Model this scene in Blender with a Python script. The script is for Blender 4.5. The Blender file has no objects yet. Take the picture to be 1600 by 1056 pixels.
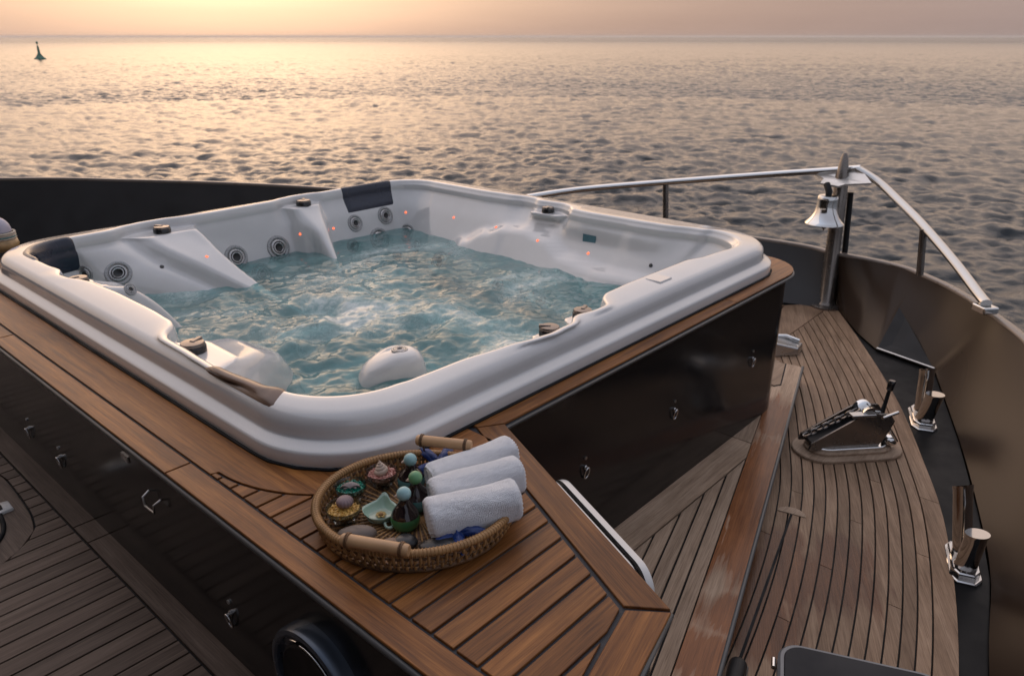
import bpy, bmesh, math, random
import numpy as np
from mathutils import Vector, Matrix
from mathutils.bvhtree import BVHTree

rnd = random.Random(7)
S = bpy.context.scene
COL = S.collection
R = math.radians

# ------------------------------------------------------------------ camera
F_PX, W_PX, H_PX = 1190.0, 1600.0, 1056.0
PITCH = R(21.5936)
YAW = R(41.9417)                       # heading, measured from +X (the boat's length) towards +Y
CAM = Vector((0.0, 0.0, 1.0))          # z = 0 is the teak top round the tub
cam_d = bpy.data.cameras.new('camera')
cam = bpy.data.objects.new('camera', cam_d)
COL.objects.link(cam)
cam.location = CAM
cam.rotation_euler = (R(90) - PITCH, 0, YAW - R(90))
cam_d.sensor_width = 36.0
cam_d.lens = F_PX / W_PX * 36.0
cam_d.clip_start = 0.05
cam_d.clip_end = 30000
cam_d.dof.use_dof = True
cam_d.dof.focus_distance = 2.1
cam_d.dof.aperture_fstop = 6.3
S.camera = cam

FW = Vector((math.cos(YAW) * math.cos(PITCH), math.sin(YAW) * math.cos(PITCH), -math.sin(PITCH)))
RT = Vector((math.sin(YAW), -math.cos(YAW), 0))
UP = RT.cross(FW)
HF = Vector((math.cos(YAW), math.sin(YAW), 0))      # level heading


def ray(x, y):
    return FW * F_PX + RT * (x - W_PX / 2) - UP * (y - H_PX / 2)


def at(x, y, z=0.0):
    """where the sight line through a spot of the photograph meets the level z (survey helper)"""
    v = ray(x, y)
    return CAM + v * ((z - CAM.z) / v.z)


# ------------------------------------------------------------------ light
SEA_Z = -4.2
SUN_ELEV = R(16.0)
_sd = ray(365, 57)
SUN_AZ = math.atan2(_sd.y, _sd.x)
SUN_DIR = Vector((math.cos(SUN_AZ) * math.cos(SUN_ELEV), math.sin(SUN_AZ) * math.cos(SUN_ELEV), math.sin(SUN_ELEV)))

world = bpy.data.worlds.new('World')
S.world = world
world.use_nodes = True
wt = world.node_tree
wt.nodes.clear()


def wn(kind, **kw):
    n = wt.nodes.new(kind)
    for k, v in kw.items():
        setattr(n, k, v)
    return n


def wmath(op, a, b=None, clamp=False):
    n = wn('ShaderNodeMath', operation=op, use_clamp=clamp)
    for i, v in enumerate((a, b)):
        if v is None:
            continue
        if isinstance(v, (int, float)):
            n.inputs[i].default_value = v
        else:
            wt.links.new(v, n.inputs[i])
    return n.outputs[0]


tc = wn('ShaderNodeTexCoord')
sep = wn('ShaderNodeSeparateXYZ')
wt.links.new(tc.outputs['Generated'], sep.inputs[0])
zabs = wmath('ABSOLUTE', sep.outputs[2])
zabs = wmath('MAXIMUM', zabs, 0.004)
comb = wn('ShaderNodeCombineXYZ')
wt.links.new(sep.outputs[0], comb.inputs[0])
wt.links.new(sep.outputs[1], comb.inputs[1])
wt.links.new(zabs, comb.inputs[2])
sky = wn('ShaderNodeTexSky', sky_type='NISHITA')
sky.sun_disc = False
sky.sun_elevation = SUN_ELEV
sky.sun_rotation = R(90) - SUN_AZ
sky.air_density = 1.0
sky.dust_density = 4.0
sky.ozone_density = 1.0
wt.links.new(comb.outputs[0], sky.inputs[0])
# sea haze: a pale veil that thins with height, and a broad glow round the low sun
ramp = wn('ShaderNodeValToRGB')
cr = ramp.color_ramp
cr.elements[0].position = 0.0
cr.elements[0].color = (0.235, 0.168, 0.148, 1)
cr.elements[1].position = 1.0
cr.elements[1].color = (0.56, 0.64, 0.82, 1)
for p, c in ((0.05, (0.255, 0.184, 0.162, 1)), (0.20, (0.34, 0.258, 0.225, 1)), (0.50, (0.44, 0.445, 0.51, 1))):
    e = cr.elements.new(p)
    e.color = c
wt.links.new(zabs, ramp.inputs[0])
dot = wn('ShaderNodeVectorMath', operation='DOT_PRODUCT')
nrm = wn('ShaderNodeVectorMath', operation='NORMALIZE')
wt.links.new(comb.outputs[0], nrm.inputs[0])
wt.links.new(nrm.outputs[0], dot.inputs[0])
dot.inputs[1].default_value = SUN_DIR
dpos = wmath('MAXIMUM', dot.outputs['Value'], 0.0)
g1 = wmath('MULTIPLY', wmath('POWER', dpos, 5.0), 0.22)
g2 = wmath('MULTIPLY', wmath('POWER', dpos, 34.0), 0.85)


def glow(fac, col):
    m = wn('ShaderNodeVectorMath', operation='SCALE')
    m.inputs[0].default_value = col
    wt.links.new(fac, m.inputs['Scale'])
    return m.outputs[0]


def vadd(a, b):
    m = wn('ShaderNodeVectorMath', operation='ADD')
    wt.links.new(a, m.inputs[0])
    wt.links.new(b, m.inputs[1])
    return m.outputs[0]


away = wn('ShaderNodeMapRange', interpolation_type='SMOOTHSTEP')
away.inputs[1].default_value = 0.90
away.inputs[2].default_value = -0.55
wt.links.new(dot.outputs['Value'], away.inputs[0])
cool = wn('ShaderNodeMix', data_type='RGBA')
wt.links.new(away.outputs[0], cool.inputs[0])
wt.links.new(ramp.outputs[0], cool.inputs[6])
cool.inputs[7].default_value = (0.29, 0.295, 0.345, 1)
sk = wn('ShaderNodeVectorMath', operation='SCALE')
wt.links.new(sky.outputs[0], sk.inputs[0])
sk.inputs['Scale'].default_value = 0.008
tot = vadd(vadd(cool.outputs[2], sk.outputs[0]), vadd(glow(g1, (1.0, 0.58, 0.40)), glow(g2, (1.0, 0.58, 0.33))))
mp = wn('ShaderNodeMapping')
mp.inputs['Scale'].default_value = (2.2, 2.2, 26.0)
wt.links.new(comb.outputs[0], mp.inputs[0])
nz = wn('ShaderNodeTexNoise')
nz.inputs['Scale'].default_value = 1.6
nz.inputs['Detail'].default_value = 5.0
wt.links.new(mp.outputs[0], nz.inputs['Vector'])
bandf = wmath('ADD', wmath('MULTIPLY', nz.outputs[0], 0.22), 0.89)
bs_ = wn('ShaderNodeVectorMath', operation='SCALE')
wt.links.new(tot, bs_.inputs[0])
wt.links.new(bandf, bs_.inputs['Scale'])
bg = wn('ShaderNodeBackground')
wt.links.new(bs_.outputs[0], bg.inputs[0])
bg.inputs[1].default_value = 1.0
wo = wn('ShaderNodeOutputWorld')
wt.links.new(bg.outputs[0], wo.inputs[0])

sun_d = bpy.data.lights.new('sun', 'SUN')
sun_d.energy = 0.9
sun_d.angle = R(140)
sun_d.color = (1.0, 0.72, 0.47)
sun = bpy.data.objects.new('sun', sun_d)
COL.objects.link(sun)
sun.location = (0, 0, 30)
sun.rotation_euler = (-SUN_DIR).to_track_quat('-Z', 'Y').to_euler()

vs = S.view_settings
vs.view_transform = 'Standard'
vs.look = 'None'
vs.exposure = 0.44
vs.gamma = 1.0
vs.use_curve_mapping = False

# ------------------------------------------------------------------ helpers
ORIGIN = {}


def put(o, parent=None, loc=None):
    COL.objects.link(o)
    if parent is not None:
        o.parent = parent
    if loc is not None:
        o.location = loc
    return o


def tag(o, label=None, cat=None, group=None, kind=None):
    if label:
        o['label'] = label
    if cat:
        o['category'] = cat
    if group:
        o['group'] = group
    if kind:
        o['kind'] = kind
    return o


def org(o):
    return ORIGIN.get(o.name, Vector((0, 0, 0))) if o is not None else Vector((0, 0, 0))


def empty(name, loc, label=None, cat=None, group=None, kind=None):
    o = bpy.data.objects.new(name, None)
    o.empty_display_size = 0.1
    put(o)
    o.location = loc
    ORIGIN[o.name] = Vector(loc)
    return tag(o, label, cat, group, kind)


def meshobj(name, verts, faces, mat, parent=None, smooth=None, loc=None):
    """world-space verts -> one mesh object; children are stored relative to their thing's origin"""
    base = org(parent) if parent is not None else (Vector(loc) if loc is not None else Vector((0, 0, 0)))
    me = bpy.data.meshes.new(name)
    me.from_pydata([(v[0] - base.x, v[1] - base.y, v[2] - base.z) for v in verts], [], faces)
    me.update()
    me.materials.append(mat)
    if smooth is not None:
        me.polygons.foreach_set('use_smooth', [True] * len(me.polygons))
        if smooth < 180:
            me.set_sharp_from_angle(angle=R(smooth))
    o = bpy.data.objects.new(name, me)
    put(o, parent)
    if parent is None:
        o.location = base
    ORIGIN[o.name] = base
    return o


class MB:
    def __init__(self):
        self.v, self.f = [], []

    def add(self, v, f):
        n = len(self.v)
        self.v += [tuple(p) for p in v]
        self.f += [tuple(i + n for i in q) for q in f]
        return self

    def build(self, name, mat, parent=None, smooth=None, loc=None):
        return meshobj(name, self.v, self.f, mat, parent, smooth, loc)


def area2(p):
    return sum(p[i][0] * p[(i + 1) % len(p)][1] - p[(i + 1) % len(p)][0] * p[i][1] for i in range(len(p)))


def prism(poly, z0, z1, cham=0.0):
    """upright block over a plan outline, its top edge eased by cham"""
    if area2(poly) < 0:
        poly = poly[::-1]
    n = len(poly)
    if cham > 0:
        ins = inset(poly, cham)
        rings = [[(x, y, z0) for x, y in poly], [(x, y, z1 - cham) for x, y in poly], [(x, y, z1) for x, y in ins]]
    else:
        rings = [[(x, y, z0) for x, y in poly], [(x, y, z1) for x, y in poly]]
    v = [p for r in rings for p in r]
    f = [tuple(range(n - 1, -1, -1))]
    for k in range(len(rings) - 1):
        for i in range(n):
            j = (i + 1) % n
            f.append((k * n + i, k * n + j, (k + 1) * n + j, (k + 1) * n + i))
    f.append(tuple((len(rings) - 1) * n + i for i in range(n)))
    return v, f


def inset(poly, d):
    n = len(poly)
    out = []
    for i in range(n):
        p0, p1, p2 = Vector(poly[i - 1]), Vector(poly[i]), Vector(poly[(i + 1) % n])
        e1, e2 = (p1 - p0), (p2 - p1)
        if e1.length < 1e-7 or e2.length < 1e-7:
            out.append(tuple(p1))
            continue
        e1.normalize(); e2.normalize()
        n1, n2 = Vector((-e1.y, e1.x)), Vector((-e2.y, e2.x))
        m = n1 + n2
        if m.length < 1e-4:
            m = n1
        m.normalize()
        k = d / max(0.35, m.dot(n1))
        out.append((p1.x + m.x * k, p1.y + m.y * k))
    return out


def clip(poly, p, n):
    """keep the side of the line through p that n points to"""
    out = []
    m = len(poly)
    for i in range(m):
        a, b = poly[i], poly[(i + 1) % m]
        da = (a[0] - p[0]) * n[0] + (a[1] - p[1]) * n[1]
        db = (b[0] - p[0]) * n[0] + (b[1] - p[1]) * n[1]
        if da >= 0:
            out.append(a)
        if (da >= 0) != (db >= 0):
            t = da / (da - db)
            out.append((a[0] + (b[0] - a[0]) * t, a[1] + (b[1] - a[1]) * t))
    cl = []
    for q in out:
        if not cl or (abs(q[0] - cl[-1][0]) + abs(q[1] - cl[-1][1])) > 1e-5:
            cl.append(q)
    if len(cl) > 2 and (abs(cl[0][0] - cl[-1][0]) + abs(cl[0][1] - cl[-1][1])) < 1e-5:
        cl.pop()
    return cl


def tube(path, r, n=10, closed=False, caps=True):
    P = [Vector(p) for p in path]
    m = len(P)
    rr = r if isinstance(r, (list, tuple)) else [r] * m
    v, f = [], []
    prev = None
    for i in range(m):
        if closed:
            t = P[(i + 1) % m] - P[i - 1]
        else:
            t = P[min(i + 1, m - 1)] - P[max(i - 1, 0)]
        t.normalize()
        if prev is None:
            a = Vector((0, 0, 1)) if abs(t.z) < 0.9 else Vector((1, 0, 0))
            x = t.cross(a).normalized()
        else:
            x = prev - t * prev.dot(t)
            x.normalize()
        prev = x
        y = t.cross(x)
        for k in range(n):
            a = 2 * math.pi * k / n
            v.append(P[i] + (x * math.cos(a) + y * math.sin(a)) * rr[i])
    segs = m if closed else m - 1
    for i in range(segs):
        j = (i + 1) % m
        for k in range(n):
            l = (k + 1) % n
            f.append((i * n + k, i * n + l, j * n + l, j * n + k))
    if caps and not closed:
        f.append(tuple(range(n - 1, -1, -1)))
        f.append(tuple((m - 1) * n + k for k in range(n)))
    return v, f


def frame_from(axis, hint=None):
    z = Vector(axis).normalized()
    h = Vector(hint) if hint is not None else (Vector((0, 0, 1)) if abs(z.z) < 0.95 else Vector((1, 0, 0)))
    x = (h - z * h.dot(z)).normalized()
    y = z.cross(x)
    return Matrix(((x.x, y.x, z.x), (x.y, y.y, z.y), (x.z, y.z, z.z)))


def lathe(prof, n=32, loc=(0, 0, 0), axis=(0, 0, 1), sx=1.0, sy=1.0):
    M = frame_from(axis) if tuple(axis) != (0, 0, 1) else Matrix.Identity(3)
    L = Vector(loc)
    v, f = [], []
    idx = []
    for (r, z) in prof:
        if r < 1e-6:
            idx.append([len(v)])
            v.append(L + M @ Vector((0, 0, z)))
        else:
            row = []
            for k in range(n):
                a = 2 * math.pi * k / n
                row.append(len(v))
                v.append(L + M @ Vector((r * sx * math.cos(a), r * sy * math.sin(a), z)))
            idx.append(row)
    for a, b in zip(idx, idx[1:]):
        if len(a) == 1 and len(b) == 1:
            continue
        for k in range(n):
            l = (k + 1) % n
            if len(a) == 1:
                f.append((a[0], b[l], b[k]))
            elif len(b) == 1:
                f.append((a[k], a[l], b[0]))
            else:
                f.append((a[k], a[l], b[l], b[k]))
    return v, f


def boxm(c, size, rot=None):
    M = rot if rot is not None else Matrix.Identity(3)
    c = Vector(c)
    v = []
    for sx in (-.5, .5):
        for sy in (-.5, .5):
            for sz in (-.5, .5):
                v.append(c + M @ Vector((sx * size[0], sy * size[1], sz * size[2])))
    f = [(0, 1, 3, 2), (4, 6, 7, 5), (0, 4, 5, 1), (2, 3, 7, 6), (0, 2, 6, 4), (1, 5, 7, 3)]
    return v, f


def bevel(o, w, seg=3):
    m = o.modifiers.new('bevel', 'BEVEL')
    m.width = w
    m.segments = seg
    m.limit_method = 'ANGLE'
    m.angle_limit = R(35)
    return o


def catmull(P, per=8):
    P = [Vector(p) for p in P]
    out = []
    for i in range(len(P) - 1):
        p0 = P[max(i - 1, 0)]; p1 = P[i]; p2 = P[i + 1]; p3 = P[min(i + 2, len(P) - 1)]
        for k in range(per):
            t = k / per
            out.append(0.5 * ((2 * p1) + (p2 - p0) * t + (2 * p0 - 5 * p1 + 4 * p2 - p3) * t * t + (3 * p1 - p0 - 3 * p2 + p3) * t ** 3))
    out.append(P[-1])
    return out


def sstep(a, b, x):
    t = min(1.0, max(0.0, (x - a) / (b - a)))
    return t * t * (3 - 2 * t)


def interp(x, pts):
    if x <= pts[0][0]:
        return pts[0][1]
    for (a, va), (b, vb) in zip(pts, pts[1:]):
        if x <= b:
            t = (x - a) / (b - a)
            t = t * t * (3 - 2 * t)
            return va + (vb - va) * t
    return pts[-1][1]


# ------------------------------------------------------------------ materials
class NT:
    def __init__(self, name):
        self.m = bpy.data.materials.new(name)
        self.m.use_nodes = True
        self.t = self.m.node_tree
        self.p = self.t.nodes['Principled BSDF']
        self.out = self.t.nodes['Material Output']

    def n(self, kind, **kw):
        x = self.t.nodes.new(kind)
        for k, v in kw.items():
            setattr(x, k, v)
        return x

    def l(self, a, b):
        self.t.links.new(a, b)

    def set(self, **kw):
        for k, v in kw.items():
            k = k.replace('_', ' ')
            i = self.p.inputs[k]
            if hasattr(i.default_value, '__len__') and len(v) == 3:
                v = (*v, 1)
            i.default_value = v
        return self

    def coords(self, rotz=0.0, scale=(1, 1, 1), rand=True):
        c = self.n('ShaderNodeTexCoord')
        src = c.outputs['Object']
        if rand:
            oi = self.n('ShaderNodeObjectInfo')
            mul = self.n('ShaderNodeMath', operation='MULTIPLY')
            self.l(oi.outputs['Random'], mul.inputs[0])
            mul.inputs[1].default_value = 37.0
            cb = self.n('ShaderNodeCombineXYZ')
            self.l(mul.outputs[0], cb.inputs[2])
            ad = self.n('ShaderNodeVectorMath', operation='ADD')
            self.l(src, ad.inputs[0])
            self.l(cb.outputs[0], ad.inputs[1])
            src = ad.outputs[0]
        rt = self.n('ShaderNodeMapping')
        rt.inputs['Rotation'].default_value = (0, 0, -rotz)
        self.l(src, rt.inputs[0])
        sc = self.n('ShaderNodeMapping')
        sc.inputs['Scale'].default_value = scale
        self.l(rt.outputs[0], sc.inputs[0])
        return sc.outputs[0]

    def noise(self, vec, scale, detail=4, rough=0.55, dist=0.0):
        x = self.n('ShaderNodeTexNoise')
        x.inputs['Scale'].default_value = scale
        x.inputs['Detail'].default_value = detail
        x.inputs['Roughness'].default_value = rough
        x.inputs['Distortion'].default_value = dist
        self.l(vec, x.inputs['Vector'])
        return x.outputs[0]

    def ramp(self, fac, stops):
        x = self.n('ShaderNodeValToRGB')
        els = x.color_ramp.elements
        els[0].position, els[0].color = stops[0][0], (*stops[0][1], 1)
        els[1].position, els[1].color = stops[-1][0], (*stops[-1][1], 1)
        for p, c in stops[1:-1]:
            e = els.new(p)
            e.color = (*c, 1)
        self.l(fac, x.inputs[0])
        return x.outputs[0]

    def math(self, op, a, b=None, clamp=False):
        x = self.n('ShaderNodeMath', operation=op, use_clamp=clamp)
        for i, v in enumerate((a, b)):
            if v is None:
                continue
            if isinstance(v, (int, float)):
                x.inputs[i].default_value = v
            else:
                self.l(v, x.inputs[i])
        return x.outputs[0]

    def mix(self, fac, a, b, blend='MIX'):
        x = self.n('ShaderNodeMix', data_type='RGBA', blend_type=blend)
        for i, v in ((0, fac), (6, a), (7, b)):
            if isinstance(v, (int, float)):
                x.inputs[i].default_value = v
            elif isinstance(v, tuple):
                x.inputs[i].default_value = (*v, 1)
            else:
                self.l(v, x.inputs[i])
        return x.outputs[2]

    def bump(self, h, strength=0.2, dist=0.002):
        b = self.n('ShaderNodeBump')
        b.inputs['Strength'].default_value = strength
        b.inputs['Distance'].default_value = dist
        self.l(h, b.inputs['Height'])
        self.l(b.outputs[0], self.p.inputs['Normal'])
        return b


def simple(name, col, rough=0.5, metal=0.0, coat=0.0, var=0.0, bump=0.0, bscale=200, **kw):
    t = NT(name).set(Base_Color=col, Roughness=rough, Metallic=metal, Coat_Weight=coat, **kw)
    v = t.coords(rand=True)
    if var > 0:
        f = t.noise(v, 14, 5)
        lo = tuple(c * (1 - var) for c in col)
        hi = tuple(min(1, c * (1 + var)) for c in col)
        t.l(t.ramp(f, [(0.3, lo), (0.7, hi)]), t.p.inputs['Base Color'])
    # faint smudges: gloss is never quite even
    g = t.noise(v, 9, 4)
    mr = t.n('ShaderNodeMapRange')
    mr.inputs[1].default_value = 0.3
    mr.inputs[2].default_value = 0.7
    mr.inputs[3].default_value = rough * 0.8
    mr.inputs[4].default_value = min(1, rough * 1.25 + 0.01)
    t.l(g, mr.inputs[0])
    t.l(mr.outputs[0], t.p.inputs['Roughness'])
    if bump > 0:
        t.bump(t.noise(v, bscale, 3), bump, 0.002)
    return t.m


def teak(name, ang, cols, rough, spread=0.25, grain=1.0, wet=0.0, spots=None, wetcol=(0.48, 0.30, 0.19)):
    t = NT(name)
    v = t.coords(ang, (2.2, 42, 42))
    v2 = t.coords(ang, (7, 210, 210))
    v3 = t.coords(0, (1, 1, 1))
    a = t.noise(v, 1.0, 5, 0.6, 0.6)
    b = t.noise(v2, 1.0, 3, 0.7)
    f = t.math('ADD', t.math('MULTIPLY', a, 0.65), t.math('MULTIPLY', b, 0.35))
    c = t.ramp(f, [(0.35, cols[0]), (0.50, cols[1]), (0.65, cols[2])])
    pores = t.noise(t.coords(ang, (9, 420, 420)), 1.0, 2, 0.8)
    c = t.mix(1.0, c, t.ramp(pores, [(0.34, (0.70, 0.66, 0.62)), (0.50, (1.0, 1.0, 1.0)), (0.68, (1.12, 1.10, 1.06))]), 'MULTIPLY')
    oi = t.n('ShaderNodeObjectInfo')
    mr = t.n('ShaderNodeMapRange')
    mr.inputs[3].default_value = 1 - spread
    mr.inputs[4].default_value = 1 + spread
    t.l(oi.outputs['Random'], mr.inputs[0])
    hv = t.n('ShaderNodeHueSaturation')
    t.l(c, hv.inputs['Color'])
    t.l(mr.outputs[0], hv.inputs['Value'])
    col = hv.outputs[0]
    blot = t.noise(v3, 3.5, 4)
    bl = t.ramp(blot, [(0.35, (0.82, 0.80, 0.78)), (0.62, (1.06, 1.05, 1.04))])
    col = t.mix(1.0, col, bl, 'MULTIPLY')
    rsock = t.math('ADD', t.math('MULTIPLY', b, 0.22), rough - 0.11)
    if wet > 0:
        w = t.noise(t.coords(ang, (2.0, 16, 16), rand=True), 1.0, 5, 0.6, 0.4)
        wm = t.ramp(w, [(0.50 + (1 - wet) * 0.2, (0, 0, 0)), (0.60 + (1 - wet) * 0.2, (1, 1, 1))])
        if spots:
            ge = t.n('ShaderNodeNewGeometry')
            near_ = None
            for (px_s, py_s, pz_s, r_s) in spots:
                ds = t.n('ShaderNodeVectorMath', operation='DISTANCE')
                t.l(ge.outputs['Position'], ds.inputs[0])
                ds.inputs[1].default_value = (px_s, py_s, pz_s)
                dn = t.math('SUBTRACT', 1.0, t.math('DIVIDE', ds.outputs['Value'], r_s))
                near_ = dn if near_ is None else t.math('MAXIMUM', near_, dn)
            ws = t.math('ADD', near_, t.math('MULTIPLY', t.math('SUBTRACT', w, 0.5), 2.0))
            wm = t.ramp(ws, [(0.08, (0, 0, 0)), (0.42, (1, 1, 1))])
        col = t.mix(wm, col, t.mix(1.0, col, wetcol, 'MULTIPLY'))
        rsock = t.math('MULTIPLY', rsock, t.math('SUBTRACT', 1.0, t.math('MULTIPLY', wm, 0.55)))
    t.l(col, t.p.inputs['Base Color'])
    t.l(rsock, t.p.inputs['Roughness'])
    t.bump(f, 0.35 * grain, 0.0012)
    t.set(Specular_IOR_Level=0.26)
    return t.m


OILED = [(0.100, 0.035, 0.009), (0.200, 0.078, 0.020), (0.32, 0.136, 0.038)]
PALE = [(0.25, 0.172, 0.116), (0.36, 0.258, 0.182), (0.45, 0.335, 0.245)]
GREY = [(0.180, 0.113, 0.070), (0.265, 0.174, 0.112), (0.34, 0.235, 0.158)]
SHADED = [(0.082, 0.056, 0.043), (0.124, 0.088, 0.068), (0.168, 0.124, 0.098)]  # weathered teak again, darkened to paint in the shade on the upper deck
M = {}
M['white'] = None
M['caulk'] = simple('caulk rubber', (0.012, 0.012, 0.013), 0.7, bump=0.1, Specular_IOR_Level=0.2)
M['black'] = simple('black gloss paint', (0.009, 0.008, 0.008), 0.15, Specular_IOR_Level=0.38)
M['blackmat'] = simple('black satin', (0.010, 0.010, 0.011), 0.42, Specular_IOR_Level=0.22)
M['brown'] = NT('brown gloss paint').set(Base_Color=(0.034, 0.0215, 0.0145), Roughness=0.27, Specular_IOR_Level=0.13).m
M['darkhull'] = simple('dark hull paint', (0.022, 0.020, 0.020), 0.30, coat=0.2)
M['chrome'] = simple('polished steel', (0.72, 0.71, 0.69), 0.09, metal=1.0)
M['trim'] = simple('dark edge trim', (0.075, 0.075, 0.075), 0.35)
M['bezel'] = simple('blue grey bezel', (0.075, 0.09, 0.115), 0.25, metal=0.6)
M['steel'] = simple('satin steel', (0.50, 0.49, 0.48), 0.28, metal=1.0)
M['grey'] = simple('grey plastic', (0.30, 0.30, 0.30), 0.32)
M['jetgrey'] = simple('jet bezel grey', (0.34, 0.34, 0.335), 0.28, metal=0.5)
M['jetblack'] = simple('jet nozzle black', (0.012, 0.012, 0.012), 0.35)
M['knob'] = simple('knob black', (0.010, 0.010, 0.011), 0.22, coat=0.3)
M['knobtop'] = simple('knob cap bronze', (0.20, 0.17, 0.15), 0.22, metal=0.7)
M['navy'] = simple('navy pillow vinyl', (0.012, 0.017, 0.034), 0.26, coat=0.25, bump=0.15, bscale=400)
M['reflectvinyl'] = simple('vinyl with painted warm reflection', (0.130, 0.070, 0.044), 0.30, coat=0.2, var=0.25, bump=0.15, bscale=300)  # navy pad's grazing sunset reflection put into the base colour as brown
M['whiteplain'] = simple('white gelcoat', (0.62, 0.60, 0.57), 0.22, coat=0.2)
M['teakX'] = teak('oiled teak lengthwise', 0.0, OILED, 0.42)
M['teakY'] = teak('oiled teak athwart', R(90), OILED, 0.40)
M['teakD'] = teak('oiled teak slanted', math.atan2(1.269 - 0.538, 1.386 - 1.052), OILED, 0.42)
M['teakE'] = teak('oiled teak bench end', math.atan2(0.04, 0.17), OILED, 0.42)
M['platA'] = teak('weathered teak platform', R(15.5), PALE, 0.58, spread=0.12)
M['platX'] = teak('weathered teak platform border', 0.0, PALE, 0.58, spread=0.12)
M['greycaulk'] = simple('grey caulk', (0.040, 0.041, 0.046), 0.6, bump=0.1, Specular_IOR_Level=0.25)
M['platwet'] = teak('damp teak edge board', R(16.5), PALE, 0.50, wet=1.0, wetcol=(0.52, 0.27, 0.13),
                    spots=[tuple(at(x_, y_, -0.70)) + (r_,) for x_, y_, r_ in ((1203, 745, 0.55), (1190, 790, 0.50), (1168, 860, 0.34), (1145, 960, 0.16), (1122, 1040, 0.20), (1235, 660, 0.30))])
M['deckS'] = teak('weathered teak side deck', R(27), GREY, 0.60, spread=0.14, wet=0.16,
                  spots=[tuple(at(x_, y_, -0.80)) + (r_,) for x_, y_, r_ in ((1290, 900, 0.24), (1318, 870, 0.16), (1205, 900, 0.24), (1180, 970, 0.26), (1225, 845, 0.14))])
M['deckL'] = teak('shaded weathered teak upper deck', 0.0, SHADED, 0.60, spread=0.16)
M['deckLY'] = teak('shaded weathered teak upper deck margin', R(90), SHADED, 0.60, spread=0.08)


def led_mat():
    t = NT('red LED').set(Base_Color=(0.8, 0.1, 0.05), Emission_Color=(1.0, 0.16, 0.06), Emission_Strength=1.3, Roughness=0.4)
    return t.m


M['led'] = led_mat()


def shell_mat():
    t = NT('pearl acrylic').set(Roughness=0.14, Coat_Weight=0.8, Coat_Roughness=0.03)
    v = t.coords(rand=False)
    a = t.noise(v, 5, 4)
    b = t.noise(v, 220, 2)
    c = t.ramp(t.math('ADD', t.math('MULTIPLY', a, .7), t.math('MULTIPLY', b, .3)),
               [(0.3, (0.575, 0.563, 0.548)), (0.7, (0.65, 0.637, 0.62))])
    t.l(c, t.p.inputs['Base Color'])
    t.l(t.math('ADD', t.math('MULTIPLY', a, 0.14), 0.08), t.p.inputs['Roughness'])
    t.bump(t.noise(v, 260, 2), 0.04, 0.001)
    return t.m


M['white'] = shell_mat()

# ------------------------------------------------------------------ sea
def ocean_tile(n, size, wind, wdir, seed, low=0.0, fall=3.7):
    """one periodic patch of wind waves: height and sideways crowding of the crests"""
    g = np.random.RandomState(seed)
    k1 = 2 * np.pi * np.fft.fftfreq(n, size / n)
    kx, ky = np.meshgrid(k1, k1, indexing='ij')
    k = np.sqrt(kx * kx + ky * ky)
    k[0, 0] = 1e-6
    Lw = wind * wind / 9.81
    cosf = (kx * math.cos(wdir) + ky * math.sin(wdir)) / k
    ph = np.exp(-1.0 / (k * Lw) ** 2) / k ** fall * (0.25 + 0.75 * cosf ** 2) * np.exp(-(k * 0.7 * size / n) ** 2)
    ph[k < low] = 0
    ph[0, 0] = 0
    h = np.sqrt(ph) * (g.normal(size=(n, n)) + 1j * g.normal(size=(n, n)))
    H = np.real(np.fft.ifft2(h))
    s = H.std()
    dx = np.real(np.fft.ifft2(-1j * kx / k * h)) / s
    dy = np.real(np.fft.ifft2(-1j * ky / k * h)) / s
    return H / s, dx, dy


def sample(tile, x, y, size):
    n = tile.shape[0]
    fx = (x / size) % 1.0 * n
    fy = (y / size) % 1.0 * n
    i0 = np.floor(fx).astype(int) % n
    j0 = np.floor(fy).astype(int) % n
    tx, ty = fx - np.floor(fx), fy - np.floor(fy)
    i1, j1 = (i0 + 1) % n, (j0 + 1) % n
    return (tile[i0, j0] * (1 - tx) * (1 - ty) + tile[i1, j0] * tx * (1 - ty) + tile[i0, j1] * (1 - tx) * ty + tile[i1, j1] * tx * ty)


def fast_grid(name, V, nu, nv, mat, wrap=False):
    me = bpy.data.meshes.new(name)
    me.vertices.add(len(V))
    me.vertices.foreach_set('co', V.astype(np.float32).ravel())
    i, j = np.meshgrid(np.arange(nu - (0 if wrap else 1)), np.arange(nv - 1), indexing='ij')
    i2 = (i + 1) % nu
    q = np.stack([i * nv + j, i2 * nv + j, i2 * nv + j + 1, i * nv + j + 1], -1).reshape(-1, 4)
    me.loops.add(q.size)
    me.loops.foreach_set('vertex_index', q.ravel().astype(np.int32))
    me.polygons.add(len(q))
    me.polygons.foreach_set('loop_start', np.arange(0, q.size, 4, dtype=np.int32))
    me.polygons.foreach_set('use_smooth', np.ones(len(q), dtype=bool))
    me.materials.append(mat)
    me.update(calc_edges=True)
    me.validate()
    return bpy.data.objects.new(name, me)


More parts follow.
